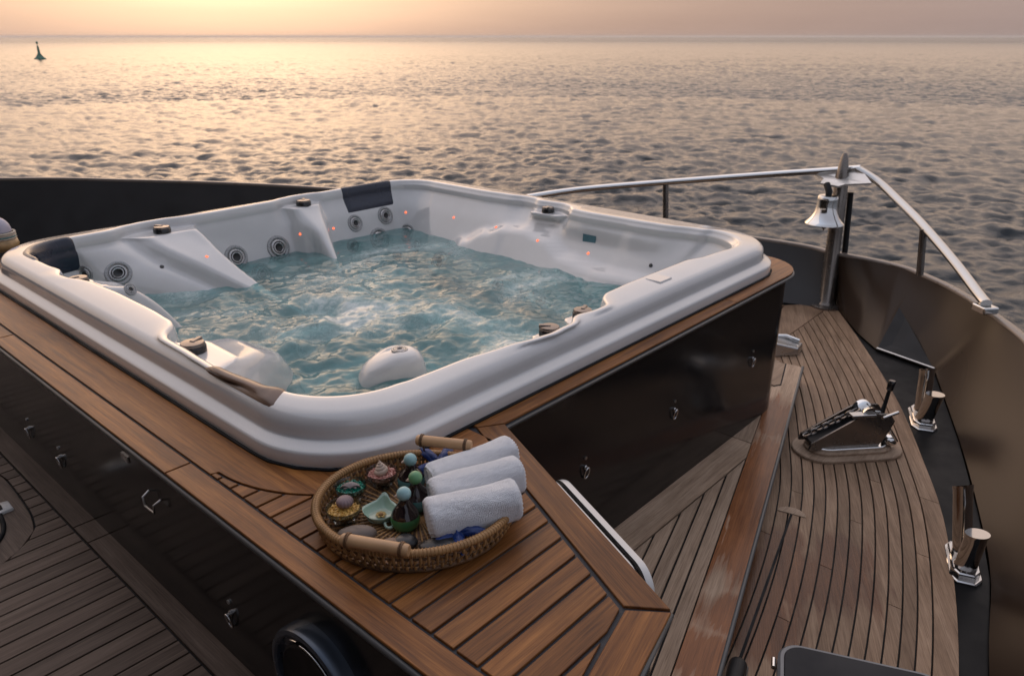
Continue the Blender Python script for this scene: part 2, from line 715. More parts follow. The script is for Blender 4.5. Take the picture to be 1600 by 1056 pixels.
def sea_mat():
    t = NT('sea water').set(Base_Color=(0.012, 0.017, 0.02), IOR=1.33, Roughness=0.10)
    v = t.coords(rand=False)
    h = t.math('ADD', t.math('MULTIPLY', t.noise(v, 1.3, 6, 0.66, 0.5), 1.0), t.math('MULTIPLY', t.noise(v, 6.0, 4, 0.65), 0.35))
    t.bump(h, 0.6, 0.085)
    # unresolved chop: farther from the boat the surface counts as rougher
    ge = t.n('ShaderNodeNewGeometry')
    ln_ = t.n('ShaderNodeVectorMath', operation='LENGTH')
    t.l(ge.outputs['Position'], ln_.inputs[0])
    mr = t.n('ShaderNodeMapRange')
    mr.inputs[1].default_value = 50
    mr.inputs[2].default_value = 900
    mr.inputs[3].default_value = 0.07
    mr.inputs[4].default_value = 0.32
    t.l(ln_.outputs['Value'], mr.inputs[0])
    t.l(mr.outputs[0], t.p.inputs['Roughness'])
    return t.m


M['sea'] = sea_mat()
az = np.concatenate([np.linspace(-52, 52, 860), np.linspace(52, 308, 66)[1:-1]])
az = np.radians(az) + YAW
th = np.concatenate([np.linspace(70, 26, 40)[:-1], np.linspace(26, 21, 12), np.linspace(21, 4, 400)[1:], np.linspace(4, 0.7, 360)[1:], np.linspace(0.7, 0.03, 60)[1:]])
rr = (1.0 - SEA_Z) / np.tan(np.radians(th))
AZ, RR = np.meshgrid(az, rr, indexing='ij')
X, Y = RR * np.cos(AZ), RR * np.sin(AZ)
t1 = ocean_tile(512, 61.0, 2.15, R(205), 3, fall=3.4)
t2 = ocean_tile(512, 37.0, 1.4, R(245), 8, fall=3.2)
t3 = ocean_tile(256, 170.0, 9.0, R(225), 12, fall=4.2)
ca, sa = math.cos(0.6), math.sin(0.6)
Xr, Yr = X * ca - Y * sa, X * sa + Y * ca
A1, A2 = 0.041, 0.026
patch = np.clip(1.08 + 0.11 * sample(t3[0], X, Y, 170.0) + 0.10 * sample(t3[0], Yr * 2.3, Xr * 2.3, 170.0), 0.75, 1.45)
Zh = A1 * patch * sample(t1[0], X, Y, 61.0) + A2 * patch * sample(t2[0], Xr, Yr, 37.0)
DX = A1 * sample(t1[1], X, Y, 61.0)
DY = A1 * sample(t1[2], X, Y, 61.0)
V = np.stack([X + 1.5 * DX, Y + 1.5 * DY, SEA_Z + Zh], -1).reshape(-1, 3)
sea = fast_grid('sea', V, len(az), len(rr), M['sea'], wrap=True)
put(sea)
tag(sea, kind='structure')

# ------------------------------------------------------------------ hull: bulwarks, decks
DECK = -0.80          # side deck
PLAT = -0.70          # raised wedge beside the tub housing
UDECK = -0.50         # upper deck on the left
BT = -0.42            # bulwark top at the bow

stb_low = [at(1308, 482, DECK), at(1340, 520, DECK), at(1370, 546, DECK), at(1405, 480, -0.60), at(1432, 527, -0.71),
           at(1460, 578, DECK), at(1500, 690, DECK), at(1530, 800, DECK), at(1548, 900, DECK), at(1546, 1056, DECK),
           Vector((1.2, -0.16, DECK)), Vector((-2.5, -0.75, DECK))]
stb_top = [at(1303, 396, BT), at(1362, 407, BT), at(1404, 417, BT), at(1432, 427, BT), at(1486, 452, BT), at(1545, 490, BT),
           at(1604, 538, BT), Vector((3.62, 0.13, BT)), Vector((3.05, -0.03, BT)), Vector((2.40, -0.19, BT)),
           Vector((1.2, -0.46, BT)), Vector((-2.5, -1.05, BT))]
port_top = [at(1297, 395, BT), at(1215, 378, -0.405), at(900, 335, -0.31), at(640, 306, -0.20), at(430, 290, -0.12), at(200, 282, -0.05), at(0, 280, 0.0),
            Vector((-0.2, 8.0, 0.04)), Vector((-4.0, 9.3, 0.08))]
port_low = []
axis_in = Vector((2.2, 2.6, 0))
for p in port_top:
    q = p + (axis_in - Vector((p.x, p.y, 0))).normalized() * 0.22
    port_low.append(Vector((q.x, q.y, DECK)))
port_low[0] = at(1292, 484, DECK) + Vector((0.02, 0.03, 0))
M['port'] = simple('dark grey bulwark paint', (0.035, 0.033, 0.032), 0.42)


def bulwark(name, low, top, mat, sharp_to=0):
    root = empty(name, low[len(low) // 2], kind='structure')
    a = [Vector(p) for p in low[:sharp_to]] + catmull(low[sharp_to:], 8) if sharp_to else catmull(low, 8)
    if sharp_to:
        b0 = top[:sharp_to]
        b = [Vector(p) for p in b0] + catmull(top[sharp_to:], 8)
        # denser forward part
        a2, b2 = [], []
        tt = catmull(top, 8)
        for i in range(sharp_to):
            for k in range(8):
                a2.append(low[i].lerp(low[i + 1], k / 8))
                b2.append(tt[i * 8 + k])
        a = a2 + catmull(low[sharp_to:], 8)
        b = b2 + tt[sharp_to * 8:]
    else:
        b = catmull(top, 8)
    n = len(a)
    out = []
    c = Vector((2.2, 2.6, 0))
    for p in b:
        d = Vector((p.x - c.x, p.y - c.y, 0)).normalized()
        out.append(d)
    rows = 6
    v, f = [], []
    for i in range(n):
        for k in range(rows + 1):
            t = k / rows
            p = a[i].lerp(b[i], t)
            d = out[i] * (0.02 * math.sin(math.pi * t))
            v.append(p + d)
        v.append(b[i] + out[i] * 0.045 + Vector((0, 0, -0.002)))       # outer skin
        v.append(b[i] + out[i] * 0.06 + Vector((0, 0, -0.5)))
        v.append(b[i] + out[i] * -0.35 + Vector((0, 0, SEA_Z - b[i].z - 0.5)))
    m = rows + 4
    for i in range(n - 1):
        for k in range(m - 1):
            if k == rows:
                continue
            f.append((i * m + k, (i + 1) * m + k, (i + 1) * m + k + 1, i * m + k + 1))
    meshobj('bulwark_skin', v, f, mat, root, 40)
    # cap strip along the top edge
    v, f = [], []
    for i in range(n):
        o = out[i]
        for w, h in ((-0.004, -0.012), (-0.004, 0.003), (0.002, 0.008), (0.042, 0.008), (0.049, 0.002), (0.049, -0.012)):
            v.append(b[i] + o * w + Vector((0, 0, h)))
    for i in range(n - 1):
        for k in range(5):
            f.append((i * 6 + k, (i + 1) * 6 + k, (i + 1) * 6 + k + 1, i * 6 + k + 1))
    f += [tuple(range(6)), tuple((n - 1) * 6 + k for k in range(5, -1, -1))]
    meshobj('cap_strip', v, f, M['capstrip'], root, 50)
    return root, a, b


M['capstrip'] = simple('cap strip paint', (0.16, 0.125, 0.10), 0.30, coat=0.3)
stb, stb_a, stb_b = bulwark('starboard_bulwark', stb_low, stb_top, M['brown'], 5)
prt, prt_a, prt_b = bulwark('port_bulwark', port_low, port_top, M['port'])
# black gusset that ends the mooring recess
tri = [at(1370, 546, DECK), at(1405, 480, -0.60), at(1432, 527, -0.71), at(1460, 578, DECK)]
off = Vector((0.0, 0.0, 0.0)) + (Vector((0.6, 0.25, 0)) * 0.03)
tv = [p for p in tri] + [p + off for p in tri]
meshobj('gusset', tv, [(0, 1, 2, 3), (7, 6, 5, 4), (0, 4, 5, 1), (1, 5, 6, 2), (2, 6, 7, 3), (3, 7, 4, 0)], M['blackmat'], stb)
v, f = tube([tri[0] + Vector((0, 0, .008)), tri[3] + Vector((0, 0, .008))], 0.008, 8)
meshobj('gusset_foot', v, f, M['steel'], stb, 60)

# sub-deck sheet inside the hull
hull_plan = [(p.x, p.y) for p in prt_a[::2]][::-1] + [(p.x, p.y) for p in stb_low[:3] + stb_low[5:]]
M['waterway'] = simple('black waterway', (0.007, 0.007, 0.0075), 0.42, bump=0.05, Specular_IOR_Level=0.12)
deck = empty('side_deck', (3.5, 1.2, DECK), kind='structure')
v, f = prism(hull_plan, DECK - 0.06, DECK - 0.012)
meshobj('waterway', v, f, M['waterway'], deck)

# side-deck planks follow the deck edge
edge = catmull([at(1306, 479, DECK), at(1350, 540, DECK), at(1400, 620, DECK), at(1440, 710, DECK), at(1480, 830, DECK), at(1500, 1056, DECK),
                Vector((1.2, -0.02, DECK)), Vector((-0.6, -0.32, DECK))], 8)
ed = [Vector((p.x, p.y)) for p in edge]


def off_curve(c, d):
    out = []
    for i in range(len(c)):
        t = c[min(i + 1, len(c) - 1)] - c[max(i - 1, 0)]
        t.normalize()
        nrm_ = Vector((t.y, -t.x))
        if nrm_.dot(Vector((0, 1))) < 0:
            nrm_ = -nrm_
        out.append(c[i] + nrm_ * d)
    return out


kp0, kp1 = at(1293, 481, DECK), at(1232, 524, DECK)
kd = Vector((kp1.x - kp0.x, kp1.y - kp0.y)).normalized()
kn = Vector((-kd.y, kd.x))
if kn.y > 0:
    kn = -kn                          # points to starboard
offs = [0.0, 0.075]
while offs[-1] < 1.25:
    offs.append(offs[-1] + 0.0462)
gap = 0.0062
plank_polys = []
for a, b in zip(offs, offs[1:]):
    A, B = off_curve(ed, a + gap / 2), off_curve(ed, b - gap / 2)
    poly = [tuple(p) for p in A] + [tuple(p) for p in B[::-1]]
    if a > 0.01:
        poly = clip(poly, (kp0.x + kn.x * 0.004, kp0.y + kn.y * 0.004), kn)
    plank_polys.append(poly)
pe0, pe1 = Vector((3.954, 1.391)), Vector((1.633, 0.68))       # outer edge of the raised wedge
ped = (pe1 - pe0).normalized()
pen = Vector((ped.y, -ped.x))
if pen.y > 0:
    pen = -pen                         # points to starboard
for i, poly in enumerate(plank_polys):
    if len(poly) < 4:
        continue
    # butt joints at staggered places
    cuts = [-9, 2.0 + (i * 0.77) % 1.9, 9] if i else [-9, 3.18, 9]
    for c0, c1 in zip(cuts, cuts[1:]):
        q = clip(clip(poly, (c0 + 0.0015, 0), (1, 0)), (c1 - 0.0015, 0), (-1, 0))
        if len(q) < 3 or abs(area2(q)) < 0.002:
            continue
        if max((p[0] - pe0.x) * pen.x + (p[1] - pe0.y) * pen.y for p in q if p[0] < 4.05) < -0.06 if any(p[0] < 4.05 for p in q) and max(p[0] for p in q) < 3.9 else False:
            continue
        v, f = prism(q, DECK - 0.0115, DECK)
        meshobj('plank', v, f, M['deckS'], deck)
# king plank and bow margin boards
kb = at(1222, 478, DECK)
king = [(kp0.x - kn.x * .002, kp0.y - kn.y * .002), (kp1.x - kn.x * .002, kp1.y - kn.y * .002)]
far = [(p + Vector((0, 0, 0))) for p in (at(1205, 556, DECK), at(1205, 505, DECK), at(1226, 477, DECK), at(1288, 474, DECK))]
q = [king[0], king[1], (far[0].x, far[0].y), (far[1].x, far[1].y), (far[2].x, far[2].y), (far[3].x, far[3].y)]
v, f = prism(q, DECK - 0.0115, DECK)
meshobj('king_plank', v, f, M['deckS'], deck)
# port foredeck boards, laid along the port edge
preg = clip(inset(hull_plan if area2(hull_plan) > 0 else hull_plan[::-1], 0.06), (3.56, 0), (1, 0))
kp_off = max((p[0] - kp0.x) * -kn.x + (p[1] - kp0.y) * -kn.y for p in q) + 0.006
preg = clip(preg, (kp0.x - kn.x * kp_off, kp0.y - kn.y * kp_off), (-kn.x, -kn.y))
pdir = Vector((port_low[3].x - port_low[1].x, port_low[3].y - port_low[1].y)).normalized()
pnn = Vector((-pdir.y, pdir.x))
if pnn.x > 0:
    pnn = -pnn
p_st = Vector((port_low[1].x, port_low[1].y)) - pnn * 0.5
for k in range(60):
    qq = clip(clip(preg, p_st + pnn * (k * 0.0462 + 0.003), pnn), p_st + pnn * (k * 0.0462 + 0.0432), -pnn)
    if len(qq) >= 3 and abs(area2(qq)) > 0.003:
        v, f = prism(qq, DECK - 0.0115, DECK)
        meshobj('plank', v, f, M['deckS'], deck)
# port side deck behind the tub: plain boards, mostly out of sight
for k in range(9):
    y0 = 4.32 + k * 0.075
    q = clip([(-3.0, y0), (3.4 - k * 0.1, y0), (3.4 - k * 0.1, y0 + 0.071), (-3.0, y0 + 0.071)], (0, 0), (0, 1))
    v, f = prism(q, DECK - 0.0115, DECK)
    meshobj('plank', v, f, M['platX'], deck)

# ------------------------------------------------------------------ raised wedge of deck beside the housing
plat = empty('raised_deck', (2.4, 1.0, PLAT), kind='structure')
ext = pe1 + ped * 2.6
outer = [(ext.x, ext.y), (pe0.x, pe0.y), (3.945, 1.56), (3.0, 1.62), (0.2, 1.62), (-0.9, 0.9)]
v, f = prism(outer, DECK - 0.010, PLAT - 0.0115)
meshobj('platform_base', v, f, M['caulk'], plat)
# thin metal nosing along the outer edge
pn = Vector((pen.x, pen.y, 0))
v, f = tube([Vector((ext.x, ext.y, PLAT - 0.007)) + pn * 0.004, Vector((pe0.x, pe0.y, PLAT - 0.007)) + pn * 0.004], 0.009, 8)
meshobj('nosing', v, f, M['trim'], plat, 60)
sw = 0.118                                  # width of the damp edge board
s0, s1 = pe0 - pen * sw, ext - pen * sw
edge_board = [(pe0.x, pe0.y), (ext.x, ext.y), (s1.x, s1.y), (s0.x, s0.y)]
jn = s0.lerp(pe1, 0.0)
# far block round the housing's corner: boards in front of x = 2.97
edge1 = clip(edge_board, (3.94, 0), (-1, 0))
v, f = prism(edge1, PLAT - 0.0115, PLAT, 0.001)
meshobj('edge_board', v, f, M['platwet'], plat)
# forward filler between edge board and housing corner
fill = [(2.93, 1.36), (2.93, 1.10), (s0.x - 1.02 + 0.0, 1.14), (s0.x, s0.y), (3.94, 1.56), (3.3, 1.60)]
fil = [(2.96, 1.36), (2.96, 1.1), (3.5, 1.2), (3.94, 1.3), (3.94, 1.6), (2.96, 1.6)]
fil = clip(fil, (s0.x - pen.x * 0.003, s0.y - pen.y * 0.003), (-pen.x, -pen.y))
v, f = prism(fil, PLAT - 0.0115, PLAT, 0.001)
meshobj('corner_board', v, f, M['platA'], plat)
# small inlaid block at the forward end
blk = [at(1213, 566, PLAT), at(1227, 569, PLAT), at(1219, 601, PLAT), at(1209, 603, PLAT), at(1200, 598, PLAT), at(1200, 566, PLAT)]
v, f = prism([(p.x, p.y) for p in blk], PLAT + 0.0005, PLAT + 0.004, 0.001)
meshobj('inlay_block', v, f, M['platX'], plat)
v, f = prism(inset([(p.x, p.y) for p in (blk if area2([(q.x, q.y) for q in blk]) > 0 else blk[::-1])], -0.006), PLAT + 0.0002, PLAT + 0.002)
meshobj('inlay_seam', v, f, M['caulk'], plat)
# border board along the housing, then the slanted boards
bx1 = 2.955
bord = [(0.2, 1.40), (0.2, 1.191), (bx1, 1.173), (bx1, 1.40)]
bord = clip(bord, (s0.x - pen.x * 0.003, s0.y - pen.y * 0.003), (-pen.x, -pen.y))
v, f = prism(bord, PLAT - 0.0115, PLAT, 0.001)
meshobj('border_board', v, f, M['platX'], plat)
a15 = R(17.0)
dv = Vector((math.cos(a15), math.sin(a15)))
nv_ = Vector((-dv.y, dv.x))
base_p = s0 - pen * 0.0045
region = [(-0.9, 0.2), (2.93, 0.2), (2.93, 1.166), (0.2, 1.184), (-0.9, 1.184)]
region = clip(region, base_p, (-pen.x, -pen.y))
for k in range(16):
    o0 = k * 0.0550
    p0 = base_p - pen * o0
    p1 = base_p - pen * (o0 + 0.0475)
    q = clip(clip(region, p0, (-pen.x, -pen.y)), p1, (pen.x, pen.y))
    if len(q) < 3 or abs(area2(q)) < 0.0008:
        continue
    v, f = prism(q, PLAT - 0.0115, PLAT, 0.0008)
    meshobj('plank', v, f, M['platA'], plat)

# ------------------------------------------------------------------ upper deck on the left
up = empty('upper_deck', (0.2, 2.0, UDECK), kind='structure')
v, f = prism([(-3.2, -0.35), (0.30, -0.35), (0.72, 0.35), (0.72, 6.4), (-3.2, 6.4)], UDECK - 0.30, UDECK - 0.0115)
meshobj('deck_base', v, f, M['caulk'], up)
seam_x = 0.594
mc = [6.3, 2.475, 2.355, -0.30]
for y1, y0 in zip(mc, mc[1:]):
    q = [(seam_x + 0.004, y0 + 0.003), (0.698, y0 + 0.003), (0.698, y1 - 0.003), (seam_x + 0.004, y1 - 0.003)]
    v, f = prism(q, UDECK - 0.0115, UDECK, 0.001)
    meshobj('margin_board', v, f, M['deckLY'], up)
# rounded hatch surround at the frame's left edge
arc_px = [(-30, 735), (0, 743), (20, 764), (42, 795), (50, 812), (52, 828), (46, 838), (30, 859), (15, 871), (0, 883), (-40, 905)]
arc = [at(x, y, UDECK) for x, y in arc_px]
hp = [(p.x, p.y) for p in catmull(arc, 4)]
hatch_poly = hp + [(hp[-1][0] - 0.5, hp[-1][1] + 0.05), (hp[0][0] - 0.5, hp[0][1])]
pitch = 0.0648
y = 6.2
k = 0
while y > -0.3:
    y0, y1 = y - pitch + 0.0070, y
    x_end = -2.4
    ys = (y0 + y1) / 2
    # boards butt against the hatch surround
    xs = [p[0] for p in hp if y0 - 0.01 <= p[1] <= y1 + 0.01]
    q = [(x_end, y0), (seam_x - 0.004, y0), (seam_x - 0.004, y1), (x_end, y1)]
    inside = min(p[1] for p in hp) < ys < max(p[1] for p in hp)
    if inside:
        def xat(yy):
            best = None
            for (xa, ya), (xb, yb) in zip(hp, hp[1:]):
                if (ya - yy) * (yb - yy) <= 0 and abs(ya - yb) > 1e-6:
                    t = (yy - ya) / (yb - ya)
                    xx = xa + (xb - xa) * t
                    best = xx if best is None else max(best, xx)
            return best
        xa, xb = xat(y0), xat(y1)
        xa = xa if xa is not None else xb
        xb = xb if xb is not None else xa
        if xa is not None:
            q = [(xa + 0.007, y0), (seam_x - 0.004, y0), (seam_x - 0.004, y1), (xb + 0.007, y1)]
    if q[0][0] < q[1][0] - 0.01:
        v, f = prism(q, UDECK - 0.0115, UDECK)
        meshobj('plank', v, f, M['deckL'], up)
    y -= pitch
    k += 1
v, f = prism(hatch_poly, UDECK - 0.0115, UDECK + 0.0005, 0.001)
fh = empty('flush_hatch', (at(0, 810, UDECK)), 'rounded teak hatch with white latch flush in the left deck', 'hatch')
meshobj('lid_surround', v, f, M['deckLY'], fh)
# inner dark ring of the hatch and its latch
inner = [at(x, y, UDECK) for x, y in ((-30, 778), (-6, 796), (3, 812), (6, 826), (2, 840), (-12, 858), (-30, 870))]
v, f = tube([p + Vector((0, 0, 0.003)) for p in catmull(inner, 4)], 0.0075, 8)
meshobj('seal', v, f, M['caulk'], fh, 60)
lp = [at(x, y, UDECK) for x, y in ((-16, 793), (14, 786), (22, 797), (0, 806), (-16, 812))]
v, f = prism([(p.x, p.y) for p in lp], UDECK + 0.001, UDECK + 0.012, 0.003)
lt = meshobj('latch', v, f, M['whiteplain'], fh, 50)
lk = [at(x, y, UDECK) for x, y in ((-6, 796), (3, 794), (6, 800), (-3, 804))]
v, f = prism([(p.x, p.y) for p in lk], UDECK + 0.0125, UDECK + 0.0145)
meshobj('latch_slot', v, f, M['caulk'], lt)

# ------------------------------------------------------------------ unseen superstructure added behind the camera to block the aft sky
sup = empty('unseen_wheelhouse', (-1.9, 2.0, UDECK), 'dark unseen front with wide windows and an overhanging brow, added behind the foredeck to block the sky', 'unseen_wheelhouse')
v, f = boxm((-2.2, 2.0, 0.75), (0.8, 8.0, 2.5))
bevel(meshobj('blocking_wall', v, f, M['darkhull'], sup), 0.06)
for k in range(4):
    v, f = boxm((-1.79, -1.0 + k * 2.0, 1.05), (0.03, 1.8, 0.8))
    bevel(meshobj('added_window', v, f, M['black'], sup), 0.01)
v, f = prism([(-2.6, -2.2), (-1.1, -2.2), (-0.75, -0.8), (-0.65, 2.0), (-0.75, 4.4), (-1.2, 6.2), (-2.6, 6.2)], 2.02, 2.16, 0.03)  # overhang added to shade the foreground from the overhead sky
meshobj('shading_brow', v, f, M['darkhull'], sup)

# ------------------------------------------------------------------ tub housing with teak top
X0, X1, Y0, Y1, RC = 0.833, 3.46, 1.335, 3.98, 0.30
house = empty('tub_housing', (1.6, 2.0, DECK), 'black gloss housing with oiled teak top around the hot tub', 'housing')
TE = [(0.633, 4.62), (0.633, 0.44), (0.862, 0.494), (1.052, 0.538), (1.386, 1.272)]      # teak edge, left then bench end then right
ca_x, ca_y, ca_r = 3.29, 1.515, 0.243
arc_pts = [(ca_x + ca_r * math.sin(R(a)), ca_y - ca_r * math.cos(R(a))) for a in range(0, 91, 9)]
teak_out = TE + arc_pts + [(3.533, 4.10), (3.40, 4.25), (0.9, 4.25), (0.9, 4.62)]


def out_path(d):
    p = inset(teak_out[::1] if area2(teak_out) > 0 else teak_out[::-1], d)
    return p


wall_poly = out_path(0.030)
v, f = prism(wall_poly, DECK - 0.02, -0.022)
hw = meshobj('housing_wall', v, f[1:-1], M['black'], house)
hole = []
for (ux, uy, a0) in ((X1 - 0.4, Y1 - 0.4, 0), (X0 + 0.4, Y1 - 0.4, 90), (X0 + 0.4, Y0 + 0.4, 180), (X1 - 0.4, Y0 + 0.4, 270)):
    for i in range(7):
        hole.append((ux + 0.36 * math.cos(R(a0 + 15 * i)), uy + 0.36 * math.sin(R(a0 + 15 * i))))
ob = out_path(0.004)
bm = bmesh.new()
for lp_ in (ob, hole):
    vs_ = [bm.verts.new((x - house.location.x, y - house.location.y, -0.0065 - DECK)) for x, y in lp_]
    for i in range(len(vs_)):
        bm.edges.new((vs_[i], vs_[(i + 1) % len(vs_)]))
bmesh.ops.triangle_fill(bm, use_beauty=True, edges=bm.edges[:])
ext_ = bmesh.ops.extrude_face_region(bm, geom=bm.faces[:])
bmesh.ops.translate(bm, verts=[e for e in ext_['geom'] if isinstance(e, bmesh.types.BMVert)], vec=(0, 0, -0.014))
bmesh.ops.recalc_face_normals(bm, faces=bm.faces[:])
me_ = bpy.data.meshes.new('top_board_bed')
bm.to_mesh(me_)
bm.free()
me_.materials.append(M['greycaulk'])
bo_ = put(bpy.data.objects.new('top_board_bed', me_), house)
loop = [Vector((x, y, -0.018)) for x, y in out_path(0.0035)]
v, f = tube(loop, 0.0075, 8, closed=True)
meshobj('edge_bead', v, f, M['trim'], house, 60)
v, f = tube([Vector((x, y, DECK + 0.012)) for x, y in out_path(0.026)], 0.012, 8, closed=True)
meshobj('kick_seal', v, f, M['caulk'], house, 60)
T0, T1 = -0.0062, 0.0
g = 0.0080
SX = 0.705                          # seam beside the left margin board
# left margin boards
for y1, y0 in ((4.6, 3.05), (3.05, 1.722), (1.722, 0.44)):
    q = [(0.636, y0 + 0.003), (SX - g / 2, y0 + 0.003), (SX - g / 2, y1 - 0.003), (0.636, y1 - 0.003)]
    if y0 < 0.5:
        q = [(0.636, 0.447), (SX - g / 2, 0.535), (SX - g / 2, y1 - 0.003), (0.636, y1 - 0.003)]
    v, f = prism(q, T0, T1, 0.0012)
    meshobj('margin_board', v, f, M['teakY'], house)
# bench right board, end board
n_r = Vector((1.386 - 1.052, 1.272 - 0.538)).normalized()
pr = Vector((-n_r.y, n_r.x))
bw = 0.074
rb = [(1.052 - 0.0, 0.5415), (1.383, 1.270), (1.383 + pr.x * bw - 0.0, 1.270 + pr.y * bw + 0.0), (1.004, 0.604)]
rb = [(1.050, 0.543), (1.3835, 1.2715), (1.317, 1.3125), (0.9990, 0.6135)]
v, f = prism(rb, T0, T1, 0.0012)
meshobj('bench_side_board', v, f, M['teakD'], house)
eb = [(0.640, 0.4445), (0.862, 0.4965), (1.0435, 0.5375), (0.9915, 0.6050), (SX + g / 2, 0.5355)]
v, f = prism(eb, T0, T1, 0.0012)
meshobj('bench_end_board', v, f, M['teakE'], house)
# curved boards round the tub corner
cx, cy = X0 + RC, Y0 + RC
RB = 0.405


def ring_pts(r, a0, a1, n):
    return [(cx + r * math.cos(R(a0 + (a1 - a0) * i / n)), cy + r * math.sin(R(a0 + (a1 - a0) * i / n))) for i in range(n + 1)]


ri = RC - 0.02
jt = 236
bandA = [(X0 + 0.02, 4.1), (X0 + 0.02, cy)] + ring_pts(ri, 180, jt, 10) + ring_pts(RB, jt, 181, 12)
bandA = [(max(x, SX + g / 2), yy) for x, yy in bandA] + [(SX + g / 2, cy), (SX + g / 2, 4.1)]
bj = [q for q in bandA]
v, f = prism(bj, T0, T1, 0.0010)
meshobj('curved_board', v, f, M['teakY'], house)
bandB = ring_pts(ri, jt + 0.8, 270, 8) + [(1.296, Y0 + 0.02), (1.296, cy - RB)] + ring_pts(RB, 270, jt + 0.8, 8)
v, f = prism(bandB, T0, T1, 0.0010)
meshobj('curved_board', v, f, M['teakX'], house)
# bench planks, lengthwise
arcout = ring_pts(RB + g, 181, 270, 18)
fillp = [(SX + g / 2, 0.5435), (0.9865, 0.6150), (1.264, cy - RB - g), (cx, cy - RB - g)] + arcout[::-1][1:] + [(SX + g / 2, cy - 0.006)]
fillp = [(max(x, SX + g / 2), yy) for x, yy in fillp]
yy = 0.540
k = 0
while yy < 1.66:
    q = clip(clip(fillp, (0, yy), (0, 1)), (0, yy + 0.0590 - g), (0, -1))
    if len(q) >= 3 and abs(area2(q)) > 0.0003:
        if min(p[1] for p in q) < cy - RB - 0.05 or True:
            v, f = prism(q, T0, T1, 0.0010)
            meshobj('plank', v, f, M['teakX'], house)
    yy += 0.0590
# board along the tub's right side and round the far corner
sideq = [(1.3200, 1.3165), (1.3880, 1.2755), (2.78, 1.2755), (2.78, Y0 + 0.03), (1.3200, Y0 + 0.03)]
v, f = prism(sideq, T0, T1, 0.0012)
meshobj('side_board', v, f, M['teakX'], house)
ap = [(ca_x + (ca_r - 0.0035) * math.sin(R(a)), ca_y - (ca_r - 0.0035) * math.cos(R(a))) for a in range(0, 91, 9)]
sideq = [(2.783, 1.2755)] + ap + [(3.5295, 4.09), (X1 - 0.03, 4.09), (X1 - 0.03, 1.6), (X1 - 0.2, Y0 + 0.06), (3.0, Y0 + 0.03), (2.783, Y0 + 0.03)]
v, f = prism(sideq, T0, T1, 0.0012)
meshobj('side_board', v, f, M['teakX'], house)
for x0, x1 in ((0.71, 1.6), (1.6, 2.6), (2.6, 3.42)):
    v, f = prism([(x0 + 0.002, Y1 - 0.03), (x1 - 0.002, Y1 - 0.03), (x1 - 0.002, 4.235 if x0 > 0.8 else 4.245), (x0 + 0.002, 4.235)], T0, T1, 0.0012)
    meshobj('rear_board', v, f, M['teakX'], house)
v, f = prism([(0.71, 4.25), (0.895, 4.25), (0.895, 4.6), (0.71, 4.6)], T0, T1, 0.0012)
meshobj('rear_board', v, f, M['teakX'], house)


M['ringsteel'] = simple('dull ring steel', (0.62, 0.61, 0.60), 0.16, metal=1.0)


# ring pulls on the walls
def ring_pull(p, nrm_, tilt=0.0):
    nrm_ = Vector(nrm_)
    side = Vector((0, 0, 1)).cross(nrm_).normalized()
    b = MB()
    b.add(*lathe([(0, 0), (0.008, 0), (0.008, 0.003), (0.0045, 0.005), (0.0045, 0.009), (0, 0.009)], 14, p, nrm_))
    o = b.build('ring_pull', M['ringsteel'], house, 50)
    c = Vector(p) + nrm_ * 0.008 - Vector((0, 0, 0.020))
    pts = [c + side * 0.0125 * math.cos(a) + Vector((0, 0, 1)) * 0.021 * math.sin(a) + nrm_ * (0.004 * math.sin(a)) for a in [2 * math.pi * i / 24 for i in range(24)]]
    v, f = tube(pts, 0.0030, 8, closed=True)
    meshobj('ring', v, f, M['ringsteel'], o, 60)
    v, f = lathe([(0, 0), (0.006, 0), (0.006, 0.003), (0, 0.004)], 12, Vector(p) + Vector((0, 0, 0.035)), nrm_)
    meshobj('screw', v, f, M['steel'], o, 50)


wy = 1.272 + 0.030
for x in (1.816, 2.39, 3.065):
    ring_pull((x, wy - 0.001, -0.345), (0, -1, 0))
wx = 0.633 + 0.030
for yv in (2.995, 2.686, 1.544):
    ring_pull((wx - 0.001, yv, -0.345), (-1, 0, 0))
# recessed bail handle and small plate on the left wall
hp_ = [Vector((wx - 0.002, 1.925, -0.150)), Vector((wx - 0.022, 1.922, -0.160)), Vector((wx - 0.022, 1.918, -0.185)), Vector((wx - 0.022, 1.862, -0.185)), Vector((wx - 0.022, 1.858, -0.160)), Vector((wx - 0.002, 1.855, -0.150))]
v, f = tube(hp_, 0.0030, 8)
meshobj('bail_handle', v, f, M['steel'], house, 50)
v, f = boxm((wx - 0.002, 2.057, -0.10), (0.004, 0.045, 0.020))
meshobj('small_plate', v, f, M['steel'], house)
# round port in the left wall
pc = Vector((wx, 1.135, -0.295))
pt = empty('round_port', pc, 'round black port with bright bezel on the housing wall below the tray', 'port')
v, f = lathe([(0.150, 0.0), (0.150, 0.030), (0.146, 0.038), (0.136, 0.040), (0.130, 0.036), (0.128, 0.026), (0.0, 0.026)], 64, pc, (-1, 0, 0))
meshobj('bezel', v, f, M['bezel'] if 'bezel' in M else M['blackmat'], pt, 40)
v, f = lathe([(0.112, 0.027), (0.112, 0.033), (0.106, 0.037), (0.098, 0.034), (0.0, 0.031)], 64, pc, (-1, 0, 0))
meshobj('cover', v, f, M['blackmat'], pt, 40)
for a0, a1, r_ in ((40, 100, 0.1185), (105, 118, 0.124), (-15, 30, 0.122)):
    pts = []
    for i in range(13):
        a = R(a0 + (a1 - a0) * i / 12)
        pts.append(pc + Vector((-0.0375, -math.cos(a) * r_, math.sin(a) * r_)))
    v, f = tube(pts, 0.0022, 6)
    meshobj('bright_trim', v, f, M['chrome'], pt, 60)

